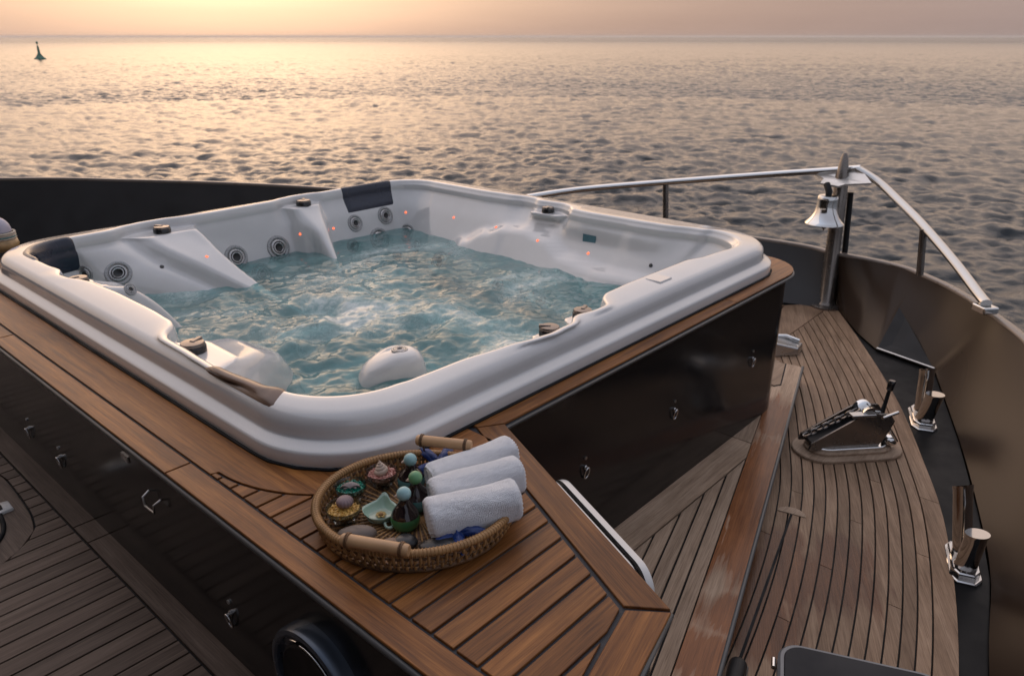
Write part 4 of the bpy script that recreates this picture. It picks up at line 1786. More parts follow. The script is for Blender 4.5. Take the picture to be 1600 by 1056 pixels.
M['pinksalt'] = grains('pink bath salt', (0.36, 0.13, 0.10), (0.62, 0.34, 0.28))
M['greensalt'] = grains('green bath salt', (0.0, 0.085, 0.055), (0.005, 0.21, 0.14))
M['yellowsalt'] = grains('yellow bath salt', (0.42, 0.23, 0.045), (0.66, 0.42, 0.12))


def bowl(px, py, r, label, salt, sname):
    c = at(px, py, FZ + 0.030)
    c = Vector((c.x, c.y, FZ + 0.001))
    h_ = 0.038
    t = empty('glass_bowl', c, label, 'bowl', 'glass bowls of bath salt on the tray')
    pr_ = [(0.0, 0.004), (r * .45, 0.004), (r * .50, 0.0), (r * .56, 0.0), (r * .60, 0.006), (r * .80, 0.014), (r * .95, 0.026), (r, h_), (r * .985, h_ + .0012), (r * .955, h_), (r * .90, 0.026), (r * .74, 0.0165), (r * .5, 0.009), (0, 0.008)]
    v, f = lathe(pr_, 40, c)
    meshobj('bowl', v, f, M['glass'], t, 40)
    b = MB()
    g_ = random.Random(int(px))
    b.add(*lathe([(0, 0.0092), (r * .5, 0.0102), (r * .72, 0.0182), (r * .86, 0.026), (r * .90, h_ - 0.010), (r * .6, h_ - 0.007), (r * .3, h_ - 0.005), (0, h_ - 0.004)], 26, c))
    for i in range(170):
        a, q = g_.uniform(0, 6.283), math.sqrt(g_.random()) * .88
        p = c + Vector((r * q * math.cos(a), r * q * math.sin(a), h_ - 0.010 + 0.006 * (1 - q * q) + g_.uniform(-.001, .0015)))
        rot = Matrix.Rotation(g_.uniform(0, 3), 3, 'X') @ Matrix.Rotation(g_.uniform(0, 3), 3, 'Z')
        s_ = g_.uniform(.0022, .0042)
        b.add(*boxm(p, (s_, s_ * g_.uniform(.7, 1.2), s_), rot))
    o = b.build(sname, salt, t)
    o['kind'] = 'stuff'
    return c + Vector((0, 0, h_ - 0.003))


r0 = 0.0315
pk = bowl(597, 741, 0.0370, 'glass bowl of pink salt under a pale pointed shell', M['pinksalt'], 'bath_salt')
gn = bowl(548, 763, 0.0360, 'glass bowl of dark green salt under a scallop shell', M['greensalt'], 'bath_salt')
yl = bowl(537, 797, 0.0385, 'glass bowl of yellow salt under a purple ribbed urchin', M['yellowsalt'], 'bath_salt')
M['shellpale'] = simple('pale shell', (0.50, 0.38, 0.30), 0.40, var=0.2, bump=0.2)
M['shellgrey'] = simple('grey pink shell', (0.36, 0.29, 0.27), 0.42, var=0.3)
M['urchin'] = simple('purple grey urchin', (0.21, 0.145, 0.15), 0.5, var=0.25)


def spiral_shell(c):
    b = MB()
    pts, rr_ = [], []
    ax = Vector((RT.x * -0.15, RT.y * -0.15, 1)).normalized()
    Mx = frame_from(ax)
    for i in range(90):
        t_ = i / 89
        a = t_ * 5 * 2 * math.pi
        w_ = (1 - t_) ** 1.15
        pts.append(c + Mx @ Vector((0.0105 * w_ * math.cos(a), 0.0105 * w_ * math.sin(a), -0.002 + 0.036 * t_ ** 0.85)))
        rr_.append(0.0092 * w_ + 0.0006)
    v, f = tube(pts, rr_, 10)
    o = meshobj('spiral_shell', v, f, M['shellpale'], None, 180, loc=c)
    return tag(o, 'pale pointed spiral shell standing on the pink salt', 'shell')


spiral_shell(pk)


def scallop(c):
    v, f = [], []
    nA, nR = 45, 9
    d0 = (ex_ * 0.9 + ey_ * 0.1)
    d1 = Vector((-d0.y, d0.x, 0))
    for lay in (0, 1):
        for i in range(nA):
            a = R(-78 + 156 * i / (nA - 1))
            for k in range(nR):
                q = k / (nR - 1)
                rib = 0.0016 * math.cos(i / (nA - 1) * 13 * 2 * math.pi) * q
                rad = 0.024 * q * (0.9 + 0.1 * math.cos(a)) + rib * .6
                zz_ = 0.011 * math.sin(math.pi * min(1, q * 0.92 + 0.08)) * math.cos(a * .75) + rib - lay * 0.0022
                v.append(c + d1 * (rad * math.cos(a) - 0.013) + d0 * (rad * math.sin(a) * 1.15) + Vector((0, 0, zz_)))
    m = nA * nR
    for i in range(nA - 1):
        for k in range(nR - 1):
            q = (i * nR + k, (i + 1) * nR + k, (i + 1) * nR + k + 1, i * nR + k + 1)
            f.append(q[::-1])
            f.append(tuple(x + m for x in q))
    for i in range(nA - 1):
        k = nR - 1
        f.append((i * nR + k, (i + 1) * nR + k, m + (i + 1) * nR + k, m + i * nR + k))
    bb = MB().add(v, f)
    for s_ in (-1, 1):                      # the two ears at the hinge
        e = c - d1 * 0.011 + d0 * 0.006 * s_
        bb.add(*prism([(p.x, p.y) for p in (e, e + d0 * 0.010 * s_ - d1 * 0.004, e + d0 * 0.009 * s_ + d1 * 0.006, e + d1 * 0.006)], c.z - 0.001, c.z + 0.002))
    o = bb.build('scallop_shell', M['shellgrey'], None, 180, loc=c)
    return tag(o, 'grey fan-ribbed scallop shell lying on the dark green salt', 'shell')


scallop(gn + Vector((0, 0, 0.001)))


def urchin(c):
    v, f = [], []
    nA, nR = 60, 14
    for k in range(nR + 1):
        ph = math.pi * k / nR
        for i in range(nA):
            a = 2 * math.pi * i / nA
            rib = 1 + 0.035 * math.cos(15 * a) * math.sin(ph)
            v.append(c + Vector((0.0185 * rib * math.sin(ph) * math.cos(a), 0.0185 * rib * math.sin(ph) * math.sin(a), 0.0105 - 0.0130 * math.cos(ph) * rib)))
    for k in range(nR):
        for i in range(nA):
            j = (i + 1) % nA
            f.append((k * nA + i, k * nA + j, (k + 1) * nA + j, (k + 1) * nA + i))
    o = meshobj('sea_urchin', v, f, M['urchin'], None, 180, loc=c)
    return tag(o, 'purple ribbed sea urchin test sitting on the yellow salt', 'sea urchin')


urchin(yl + ex_ * 0.002 + ey_ * 0.008)

# leaf-shaped celadon dish with water and a dried bud
M['celadon'] = simple('celadon glaze', (0.30, 0.42, 0.33), 0.18, coat=0.5, var=0.1)
dc = at(595, 800, FZ + 0.018)
dc = Vector((dc.x, dc.y, FZ + 0.001))
dish = empty('leaf_dish', dc, 'pale green leaf-shaped ceramic dish holding a dried bud', 'dish')
tip = (at(603, 764, 0.05) - dc)
ang0 = math.atan2(tip.y, tip.x)
v, f = [], []
nA, nR = 64, 12
for lay in (0, 1):
    for k in range(nR + 1):
        q = k / nR
        for i in range(nA):
            a = 2 * math.pi * i / nA
            sq = 1.0 / (abs(math.cos(a)) ** 1.5 + abs(math.sin(a)) ** 1.5) ** (1 / 1.5)
            corner = abs(math.cos(2 * a)) ** 6
            lead = 1.0 if math.cos(a) > 0.7 else 0.0
            r_ = 0.0410 * sq * (1.0 + 0.16 * corner * lead * q) * (q ** 0.85)
            z_ = 0.003 + 0.0225 * q ** 3.2 + 0.010 * corner * q ** 5 * (1.3 if lead else 0.2)
            aa = a + ang0
            v.append(dc + Vector((r_ * math.cos(aa), r_ * math.sin(aa), z_ - (0.0032 if lay else 0) * (1 - 0.2 * q))))
m = nA * (nR + 1)
for k in range(nR):
    for i in range(nA):
        j = (i + 1) % nA
        q = (k * nA + i, k * nA + j, (k + 1) * nA + j, (k + 1) * nA + i)
        f.append(q)
        f.append(tuple(x + m for x in q[::-1]))
for i in range(nA):
    j = (i + 1) % nA
    f.append((nR * nA + i, nR * nA + j, m + nR * nA + j, m + nR * nA + i))
meshobj('dish_body', v, f, M['celadon'], dish, 180)
st_d = (at(598, 816, FZ) - dc)
st_d.z = 0
st_d.normalize()
sd2 = Vector((-st_d.y, st_d.x, 0))
pts = [dc + st_d * 0.037 + Vector((0, 0, .014)), dc + st_d * 0.046 + Vector((0, 0, .010)), dc + st_d * 0.051 - sd2 * -0.006 + Vector((0, 0, .008)), dc + st_d * 0.051 + sd2 * 0.014 + Vector((0, 0, .009))]
v, f = tube(catmull(pts, 5), 0.0034, 8)
meshobj('curled_stem', v, f, M['celadon'], dish, 180)
M['dishwater'] = simple('pale water', (0.34, 0.40, 0.32), 0.04)
v, f = lathe([(0, 0.0), (0.031, 0.0)], 40, dc + Vector((0, 0, 0.0082)))
meshobj('water', v, f, M['dishwater'], dish)
M['bud'] = simple('dried bud', (0.24, 0.13, 0.045), 0.6, var=0.4)
M['petal'] = simple('dried petal', (0.40, 0.27, 0.09), 0.6, var=0.3)
bc_ = dc + Vector((0, 0, 0.010))
bud = empty('dried_bud', bc_, 'small dried yellow-brown flower bud floating in the leaf dish', 'flower')
v, f = lathe([(0, -.004), (.004, -.003), (.0058, 0), (.0045, .004), (0, .0065)], 12, bc_)
meshobj('bud_core', v, f, M['bud'], bud, 180)
for i in range(7):
    a = 0.9 * i
    d_ = Vector((math.cos(a), math.sin(a), 0))
    s_ = Vector((-d_.y, d_.x, 0))
    p0 = bc_ + d_ * 0.003
    v = [p0 - s_ * .002, p0 + s_ * .002, p0 + d_ * .006 + s_ * .004 + Vector((0, 0, .003)), p0 + d_ * .010 + Vector((0, 0, .0015)), p0 + d_ * .006 - s_ * .004 + Vector((0, 0, .003))]
    v2 = [p - Vector((0, 0, .0006)) for p in v]
    fs = [(0, 1, 2, 3, 4), (9, 8, 7, 6, 5)] + [(i_, (i_ + 1) % 5, 5 + (i_ + 1) % 5, 5 + i_)[::-1] for i_ in range(5)]
    meshobj('petal', v + v2, fs, M['petal'], bud)
v, f = tube([bc_, bc_ + ex_ * .008 - ey_ * .006 + Vector((0, 0, .001)), bc_ + ex_ * .012 - ey_ * .014], 0.0008, 5)
meshobj('stalk', v, f, M['bud'], bud)

# bottles with ball stoppers
M['darkglass'] = simple('dark bottle glass', (0.018, 0.010, 0.010), 0.08, coat=0.4)
M['greenglaze'] = simple('green glaze', (0.045, 0.16, 0.055), 0.15, coat=0.5, var=0.1)
M['tealglaze'] = simple('teal glaze', (0.08, 0.20, 0.20), 0.15, coat=0.5, var=0.1)
M['blueball'] = simple('pale blue ball', (0.27, 0.44, 0.45), 0.32, var=0.12)
M['greenball'] = simple('green ball', (0.13, 0.30, 0.14), 0.32, var=0.12)


def bottle(bx, by, hgt, body, ball, label):
    p = at(bx, by, FZ + hgt - 0.004)
    c = Vector((p.x, p.y, FZ + 0.001))
    s_ = hgt / 0.086
    t = empty('stopper_bottle', c, label, 'bottle', 'bottles with ball stoppers on the tray')
    v, f = lathe([(0, 0), (.022, 0), (.029, .004), (.0325, .014), (.0325, .024), (.0302, .0315)], 32, c)
    meshobj('body_base', v, f, body, t, 60)
    v, f = lathe([(.0303, .0315), (.0262, .042), (.0165, .054 * s_), (.0120, .062 * s_), (.0115, .072 * s_), (.0125, .074 * s_), (0, .074 * s_)], 32, c)
    meshobj('neck', v, f, M['darkglass'], t, 60)
    bz = Vector((c.x, c.y, FZ + hgt - 0.004))
    v, f = lathe([(0.0155 * math.sin(math.pi * i / 18), -0.0155 * math.cos(math.pi * i / 18)) for i in range(19)], 30, bz)
    o = meshobj('ball_stopper', v, f, ball, t, 180)
    d_ = (-ex_ * 0.95 - ey_ * 0.2 + Vector((0, 0, -0.25))).normalized()
    v, f = lathe([(.0052, 0), (.0035, .004), (.0012, .0085), (0, .009)], 12, bz + d_ * 0.0135, d_)
    meshobj('peg', v, f, M['shellpale'], o, 180)
    return t


bottle(641, 718, 0.080, M['tealglaze'], M['blueball'], 'dark bottle with pale blue ball stopper behind the other two bottles')
bottle(649, 746, 0.082, M['tealglaze'], M['greenball'], 'dark bottle with green ball stopper between the two blue-topped ones')
bottle(631, 771, 0.088, M['greenglaze'], M['blueball'], 'green-bottomed bottle with pale blue ball stopper beside the leaf dish')

# stones
def stone(px, py, a, b_, h_, mat, label, seed, z=FZ, turn=0.0):
    c = at(px, py, z + h_)
    c = Vector((c.x, c.y, z + h_ * 0.98))
    g_ = random.Random(seed)
    ph = [g_.uniform(0, 6.28) for _ in range(6)]
    v, f = [], []
    nA, nR = 28, 14
    cr_, sr_ = math.cos(turn), math.sin(turn)
    for k in range(nR + 1):
        p_ = math.pi * k / nR
        for i in range(nA):
            t_ = 2 * math.pi * i / nA
            w_ = 1 + 0.06 * math.sin(2 * t_ + ph[0]) * math.sin(p_) + 0.05 * math.sin(3 * t_ + ph[1]) * math.sin(p_) ** 2 + 0.03 * math.cos(2 * p_ + ph[2])
            x_ = a * w_ * math.sin(p_) ** 0.85 * math.cos(t_)
            y_ = b_ * w_ * math.sin(p_) ** 0.85 * math.sin(t_)
            v.append(c + ex_ * (x_ * cr_ - y_ * sr_) + ey_ * (x_ * sr_ + y_ * cr_) + Vector((0, 0, -h_ * math.cos(p_) * (0.97 + 0.05 * math.sin(t_ + ph[3])))))
    for k in range(nR):
        for i in range(nA):
            j = (i + 1) % nA
            f.append((k * nA + i, k * nA + j, (k + 1) * nA + j, (k + 1) * nA + i))
    o = meshobj('pebble', v, f, mat, None, 180, loc=c)
    return tag(o, label, 'stone', 'smooth stones on the tray')


M['stonebrown'] = simple('brown stone', (0.125, 0.095, 0.078), 0.5, var=0.2, bump=0.1)
M['stonetan'] = simple('tan stone', (0.19, 0.125, 0.09), 0.5, var=0.2, bump=0.1)
M['stoneblack'] = simple('black basalt stone', (0.016, 0.016, 0.018), 0.34, var=0.2, bump=0.1)
stone(558, 834, 0.040, 0.026, 0.016, M['stonebrown'], 'flat brown stone behind the front handle of the tray', 1)
stone(612, 852, 0.027, 0.022, 0.012, M['stonetan'], 'small tan stone half hidden by the front handle', 2)
stone(634, 846, 0.024, 0.022, 0.014, M['stoneblack'], 'small black stone right of the tan one at the tray edge', 3)
stone(692, 853, 0.046, 0.026, 0.016, M['stoneblack'], 'large black stone below the rolled towels at the tray edge', 4, turn=0.1)
M['starblue'] = simple('deep blue star', (0.004, 0.028, 0.15), 0.45, var=0.3, bump=0.4, bscale=260)


def starfish(c, R_, turn, label, tilt):
    v, f = [], []
    nA, nR = 120, 12
    Mt = Matrix.Rotation(tilt[0], 3, ex_) @ Matrix.Rotation(tilt[1], 3, ey_)
    for lay in (1, -1):
        for k in range(nR + 1):
            q = k / nR
            for i in range(nA):
                a = 2 * math.pi * i / nA
                arm = (0.5 + 0.5 * math.cos(5 * a)) ** 1.0
                rad = R_ * (0.36 + 0.64 * arm) * (1 + 0.05 * math.sin(25 * a + 1) * q)
                th = 0.013 * (1 - q ** 2) ** 0.5 * (0.55 + 0.45 * arm) + 0.0018 * math.sin(q * 19) * (1 - q)
                aa = a + turn
                p = Vector((rad * q * math.cos(aa), rad * q * math.sin(aa), lay * th * (1.0 if lay > 0 else 0.4)))
                v.append(Vector(c) + Mt @ p)
    m = nA * (nR + 1)
    for k in range(nR):
        for i in range(nA):
            j = (i + 1) % nA
            q = (k * nA + i, k * nA + j, (k + 1) * nA + j, (k + 1) * nA + i)
            f.append(q)
            f.append(tuple(x + m for x in q[::-1]))
    o = meshobj('starfish', v, f, M['starblue'], None, 180, loc=c)
    return tag(o, label, 'starfish', 'blue starfish on the tray')


starfish(at(686, 724, 0.045), 0.062, 0.3, 'deep blue starfish leaning behind the towels beside the rear bottle', (0.35, 0.1))
starfish(TC + ex_ * 0.098 - ey_ * 0.108 + Vector((0, 0, 0.044)), 0.062, 0.35, 'deep blue starfish under the front rolled towel', (0.25, -0.10))


# rolled towels
def towel_mat():
    t = NT('white terry cloth').set(Roughness=0.95, Sheen_Weight=0.35, Sheen_Roughness=0.5)
    v = t.coords()
    a = t.noise(v, 900, 2, 0.7)
    b_ = t.noise(v, 40, 3)
    t.l(t.ramp(b_, [(0.3, (0.80, 0.81, 0.84)), (0.7, (0.86, 0.865, 0.885))]), t.p.inputs['Base Color'])
    wv = t.n('ShaderNodeTexWave')
    wv.inputs['Scale'].default_value = 95
    wv.inputs['Distortion'].default_value = 2.5
    t.l(v, wv.inputs['Vector'])
    t.bump(t.math('ADD', t.math('MULTIPLY', wv.outputs[1], 0.12), t.math('ADD', a, t.math('MULTIPLY', t.noise(v, 320, 2), 0.7))), 0.8, 0.004)
    return t.m


M['towel'] = towel_mat()


def towel(p0, p1, ra, rb, label, seed):
    """a loose roll lying on its side: flattened section, lapped edge, spiral ends"""
    p0, p1 = Vector(p0), Vector(p1)
    d = (p1 - p0).normalized()
    L_ = (p1 - p0).length
    upv = (Vector((0, 0, 1)) - d * d.z).normalized()
    sd = d.cross(upv)
    g_ = random.Random(seed)
    nA, nL = 96, 40
    v, f = [], []
    ph = [g_.uniform(0, 6.28) for _ in range(4)]

    def sec(a, t_):
        lap = 0.0045 * (1 - ((a + 1.9) % (2 * math.pi)) / (2 * math.pi))          # the outer layer ends in a step
        e = min(t_, 1 - t_) * L_
        soft = 1 - 0.16 * (1 - min(1, e / 0.010)) ** 2
        wob = 1 + 0.03 * math.sin(3 * a + ph[0] + 5 * t_) + 0.02 * math.sin(9 * t_ + ph[1]) + 0.012 * math.sin(7 * a + 11 * t_ + ph[2])
        wob *= 1 - 0.05 * math.exp(-((a - 2.2 - 0.15 * math.sin(6 * t_ + ph[3])) / 0.07) ** 2)
        c_, s_ = math.cos(a), math.sin(a)
        ee = 0.82
        x_ = (abs(c_) ** ee) * (1 if c_ > 0 else -1) * ra
        y_ = (abs(s_) ** ee) * (1 if s_ > 0 else -1) * rb
        k_ = (1 + lap / rb) * soft * wob
        return x_ * k_, y_ * k_
    for j in range(nL + 1):
        t_ = j / nL
        c = p0 + d * (L_ * t_) + upv * (0.003 * math.sin(3 * t_ + ph[2]) - 0.002 * math.sin(math.pi * t_))
        for i in range(nA):
            a = 2 * math.pi * i / nA
            x_, y_ = sec(a, t_)
            jt_ = g_.uniform(-.0006, .0006)
            hem = 0.0016 * math.sin(i * 1.7 + ph[3]) if j in (0, nL) else 0
            v.append(c + sd * (x_ + jt_) + upv * (y_ + jt_) + d * hem)
    for j in range(nL):
        for i in range(nA):
            k = (i + 1) % nA
            f.append((j * nA + i, j * nA + k, (j + 1) * nA + k, (j + 1) * nA + i))
    # spiral end faces
    for end, t_ in ((0, 0.0), (1, 1.0)):
        c = p0 + d * (L_ * t_)
        base = len(v)
        nR = 14
        sgn = -1 if end == 0 else 1
        for k in range(1, nR + 1):
            q = 1 - k / (nR + 0.4)
            for i in range(nA):
                a = 2 * math.pi * i / nA
                x_, y_ = sec(a, t_)
                turn_ = (q * 4.2 - a / (2 * math.pi)) % 1.0
                dep = 0.0050 * (1 - abs(2 * turn_ - 1)) ** 0.6 - 0.0030
                v.append(c + sd * x_ * q + upv * y_ * q + d * sgn * dep)
        ring0 = [end * nL * nA + i for i in range(nA)]
        prev = ring0
        for k in range(nR):
            cur = [base + k * nA + i for i in range(nA)]
            for i in range(nA):
                j = (i + 1) % nA
                q = (prev[i], prev[j], cur[j], cur[i])
                f.append(q if end else q[::-1])
            prev = cur
        f.append(tuple(prev) if end else tuple(prev[::-1]))
    o = meshobj('rolled_towel', v, f, M['towel'], None, 180, loc=(p0 + p1) / 2)
    return tag(o, label, 'towel', 'white rolled towels on the tray')


towel(at(672, 750, 0.062), at(800, 705, 0.074), 0.038, 0.036, 'rolled white towel farthest back on the tray', 1)
towel(at(675, 778, 0.062), at(812, 737, 0.076), 0.039, 0.038, 'middle one of the three rolled white towels', 2)
towel(at(668, 812, 0.062), at(808, 775, 0.078), 0.041, 0.041, 'rolled white towel nearest the front of the tray', 3)

# ------------------------------------------------------------------ bow: post, rail, bell
post_b = at(1290, 478, DECK)
post_t = Vector((5.42, 1.835, 0.265))
post = empty('bow_post', post_b, 'dark raked steel post standing at the bow with a pointed top', 'post')
pts = [post_b.lerp(post_t, t) for t in (0, .012, .04, .5, .86, .90, .97, 1.0)]
v, f = tube(pts, [.075, .070, .052, .048, .045, .036, .024, .012], 20)
M['poststeel'] = simple('weathered dark steel', (0.22, 0.195, 0.175), 0.25, metal=0.85)
meshobj('post_shaft', v, f, M['poststeel'], post, 50)
v, f = lathe([(0.11, 0.0), (0.11, 0.012), (0.085, 0.022), (0.0, 0.022)], 28, post_b)
meshobj('post_foot', v, f, M['poststeel'], post, 40)
v, f = tube([post_b + Vector((.06, -.075, .0)), post_b.lerp(post_t, 0.75) + Vector((.075, -.045, 0))], .020, 12)
meshobj('back_stay', v, f, M['blackmat'], post, 60)

rail = empty('bow_rail', post_b + Vector((0.05, 0, 0.4)), 'polished steel bow rail running from the port side over the bow to starboard', 'railing')


def flat_rail(path, w, h, name, mat):
    """oval handrail: wider than it is high"""
    P = [Vector(p) for p in path]
    v, f = [], []
    n = 16
    for i, p in enumerate(P):
        t = (P[min(i + 1, len(P) - 1)] - P[max(i - 1, 0)]).normalized()
        s_ = t.cross(Vector((0, 0, 1))).normalized()
        u_ = s_.cross(t)
        for k in range(n):
            a = 2 * math.pi * k / n
            v.append(p + s_ * (w / 2 * math.cos(a)) + u_ * (h / 2 * math.sin(a)))
    for i in range(len(P) - 1):
        for k in range(n):
            l = (k + 1) % n
            f.append((i * n + k, i * n + l, (i + 1) * n + l, (i + 1) * n + k))
    f.append(tuple(range(n - 1, -1, -1)))
    f.append(tuple((len(P) - 1) * n + k for k in range(n)))
    return meshobj(name, v, f, mat, rail, 60)


def onray(px, py, X_):
    v_ = ray(px, py)
    return CAM + v_ * (X_ / v_.x)


bow_p = onray(1341, 264, 5.46)
stb_path = [bow_p, onray(1372, 284, 5.42), onray(1402, 312, 5.33), onray(1440, 350, 5.17), onray(1490, 408, 4.93), onray(1528, 458, 4.72), onray(1541, 474, 4.64)]
M['railsteel'] = simple('rail steel', (0.55, 0.53, 0.50), 0.14, metal=1.0)
flat_rail(catmull(stb_path, 6), 0.062, 0.046, 'starboard_rail', M['railsteel'])
port_path = [onray(1345, 263, 5.46), onray(1290, 267, 5.44), onray(1200, 273, 5.33), onray(1040, 285, 5.02), onray(930, 294, 4.74), onray(870, 301, 4.55), onray(800, 312, 4.25), onray(700, 325, 3.9)]
flat_rail(catmull(port_path, 6), 0.050, 0.045, 'port_rail', M['chrome'])


def stanchion(px, py0, py1, X_, name='stanchion'):
    a, b_ = onray(px[0], py0, X_), onray(px[1], py1, X_)
    v, f = tube([a, b_], 0.022, 12)
    meshobj(name, v, f, M['poststeel'], rail, 60)


stanchion((1443, 1437), 358, 430, 5.12)
stanchion((1040, 1040), 287, 372, 5.02)
# gusset plates under the rail at the bow
z_pl = bow_p.z - 0.03
gp = [onray(1345, 264, 5.46), onray(1272, 270, 5.44), onray(1287, 279, 5.36), onray(1282, 286, 5.34), onray(1310, 291, 5.30), onray(1320, 288, 5.31), onray(1362, 286, 5.34)]
v, f = prism([(p.x, p.y) for p in gp], z_pl - 0.012, z_pl + 0.004, 0.002)
M['plate'] = simple('brushed plate', (0.62, 0.60, 0.57), 0.30, metal=0.7)
vv = [Vector(p) for p in gp]
nn = len(vv)
pl_v = vv + [p - Vector((0, 0, 0.012)) for p in vv]
pl_f = [tuple(range(nn)), tuple(range(2 * nn - 1, nn - 1, -1))] + [(i, i + nn, (i + 1) % nn + nn, (i + 1) % nn) for i in range(nn)]
meshobj('bow_plate', pl_v, pl_f, M['plate'], rail)
v, f = boxm(stb_path[-1] + Vector((0, 0, -0.03)), (0.10, 0.09, 0.04), Matrix.Rotation(R(50), 3, 'Z'))
bevel(meshobj('rail_foot', v, f, M['chrome'], rail), 0.008)

# bell hung from the plate in front of the post
bell_c = onray(1288, 349, 5.26)
bs = 0.30 / 0.30
bell = empty('ship_bell', bell_c, 'polished chrome ship bell hanging in front of the bow post', 'bell')
Rb = 0.128
prof = [(0, .196), (.030, .196), (.060, .190), (.0665, .180), (.067, .165), (.068, .120), (.074, .080), (.090, .045), (.112, .018), (.127, .004), (.128, .0), (.122, -.001), (.110, .012), (.084, .045), (.066, .085), (.060, .170), (0, .180)]
v, f = lathe(prof, 48, bell_c)
meshobj('bell_body', v, f, M['chrome'], bell, 40)
top_p = onray(1292, 288, 5.30)
v, f = tube([bell_c + Vector((0, 0, .19)), bell_c + Vector((0, 0, .215)), top_p], .022, 12)
meshobj('hanger', v, f, M['blackmat'], bell, 50)
v, f = lathe([(0, .15), (.006, .15), (.006, -.005), (.016, -.012), (.018, -.026), (.009, -.036), (.004, -.045), (0, -.06)], 16, bell_c)
meshobj('clapper', v, f, M['poststeel'], bell, 60)

# ------------------------------------------------------------------ mooring bollards
boll_mat = simple('bollard steel', (0.52, 0.50, 0.48), 0.10, metal=1.0)


def slant_post(base, top, r, axis_cut):
    """round post with its head cut at a slant and a thin lip"""
    base, top = Vector(base), Vector(top)
    d = (top - base).normalized()
    Mx = frame_from(d, axis_cut)
    n = 28
    H = (top - base).length
    v, f = [], []
    rows = [(0.0, r * 1.12, 0), (0.02, r, 0), (H * .86, r, .0), (H * .96, r * 1.02, 1), (H, r * 1.07, 1), (H + .006, r * 1.05, 1)]
    for h_, rr_, sl_ in rows:
        for k in range(n):
            a = 2 * math.pi * k / n
            v.append(base + Mx @ Vector((rr_ * math.cos(a), rr_ * math.sin(a), h_ - sl_ * 0.42 * rr_ * math.cos(a))))
    for i in range(len(rows) - 1):
        for k in range(n):
            l = (k + 1) % n
            f.append((i * n + k, i * n + l, (i + 1) * n + l, (i + 1) * n + k))
    f.append(tuple((len(rows) - 1) * n + k for k in range(n)))
    return v, f


def bollard(px, py, sc, label, p_tall, p_short):
    c = at(px, py, DECK - 0.012)
    t = empty('mooring_bollard', c, label, 'bollard', 'twin-post bollards on the waterway')
    fwd = (at(*p_tall[0], DECK) - at(*p_short[0], DECK))
    fwd.z = 0
    fwd.normalize()
    sdv = Vector((-fwd.y, fwd.x, 0))
    L_, W_ = 0.145 * sc, 0.062 * sc
    for k, (gr, z0, z1) in enumerate(((1.0, 0, .014), (0.84, .0142, .034))):
        pl = []
        for a, b_ in ((-1, -.55), (-.7, -1), (.7, -1), (1, -.55), (1, .55), (.7, 1), (-.7, 1), (-1, .55)):
            q = c + fwd * a * L_ * gr + sdv * b_ * W_ * gr
            pl.append((q.x, q.y))
        v, f = prism(pl, c.z + z0, c.z + z1, 0.004)
        meshobj('base_plate', v, f, boll_mat, t, 40)
    a = c + fwd * 0.055 * sc + Vector((0, 0, .03))
    b_ = c - fwd * 0.055 * sc + Vector((0, 0, .03))
    dist = (c - CAM).dot(FW)
    hp_tall = onray(p_tall[1][0], p_tall[1][1], a.x + 0.015)
    hp_short = onray(p_short[1][0], p_short[1][1], b_.x - 0.04)
    v, f = slant_post(a, hp_tall, 0.037 * sc, HF)
    meshobj('tall_post', v, f, boll_mat, t, 40)
    v, f = slant_post(b_, hp_short, 0.041 * sc, HF)
    meshobj('short_post', v, f, boll_mat, t, 40)


bollard(1440, 656, 0.95, 'twin-post steel bollard on the black waterway beside the chain stopper', ((1436, 640), (1449, 578)), ((1444, 668), (1461, 617)))
bollard(1503, 882, 0.88, 'nearer twin-post steel bollard on the black waterway at lower right', ((1497, 850), (1505, 760)), ((1507, 900), (1527, 835)))

# ------------------------------------------------------------------ chain stopper on its oval pad
w0, w1 = at(1243, 706, DECK), at(1400, 697, DECK)
wax = (w1 - w0)
wlen = wax.length
wax.normalize()
way = Vector((-wax.y, wax.x, 0))
wc = (w0 + w1) / 2
win = empty('chain_stopper', Vector((wc.x, wc.y, DECK)), 'polished chain stopper with a black hand lever on an oval teak pad', 'chain stopper')


def wp(a, b_, z):
    return wc + wax * a + way * b_ + Vector((0, 0, z))


def stadium(hl, hw):
    pts = []
    for s_, a0 in ((1, -90), (-1, 90)):
        for i in range(11):
            a = R(a0 + 18 * i)
            p = wp(s_ * (hl - hw) + hw * math.cos(a), hw * math.sin(a), 0)
            pts.append((p.x, p.y))
    return pts


v, f = prism(stadium(wlen / 2 + 0.01, 0.125), DECK + 0.0005, DECK + 0.016, 0.004)
meshobj('teak_pad', v, f, M['platX'], win, 40)
v, f = prism(stadium(wlen / 2 - 0.045, 0.088), DECK + 0.0165, DECK + 0.030, 0.004)
meshobj('pad_plinth', v, f, M['platX'], win, 40)
v, f = prism(stadium(wlen / 2 - 0.065, 0.072), DECK + 0.0305, DECK + 0.044, 0.003)
meshobj('base_plate', v, f, M['chrome'], win, 40)
prof = [(-0.215, .040), (0.115, .040), (0.150, .100), (0.175, .165), (0.150, .200), (0.045, .212), (0.00, .190), (-0.205, .070)]
for s_ in (-1, 1):
    v, f = [], []
    for off_ in (0.046 * s_, 0.056 * s_):
        v += [wp(a, off_, z) for a, z in prof]
    n = len(prof)
    f = [tuple(range(n)), tuple(range(2 * n - 1, n - 1, -1))] + [(i, (i + 1) % n, n + (i + 1) % n, n + i) for i in range(n)]
    bevel(meshobj('cheek_plate', v, f, M['poststeel'], win), 0.002, 2)
v, f = tube([wp(0.065, -0.044, .185), wp(0.065, -0.030, .185), wp(0.065, 0, .172), wp(0.065, 0.030, .185), wp(0.065, 0.044, .185)], [.050, .048, .034, .048, .050], 24)
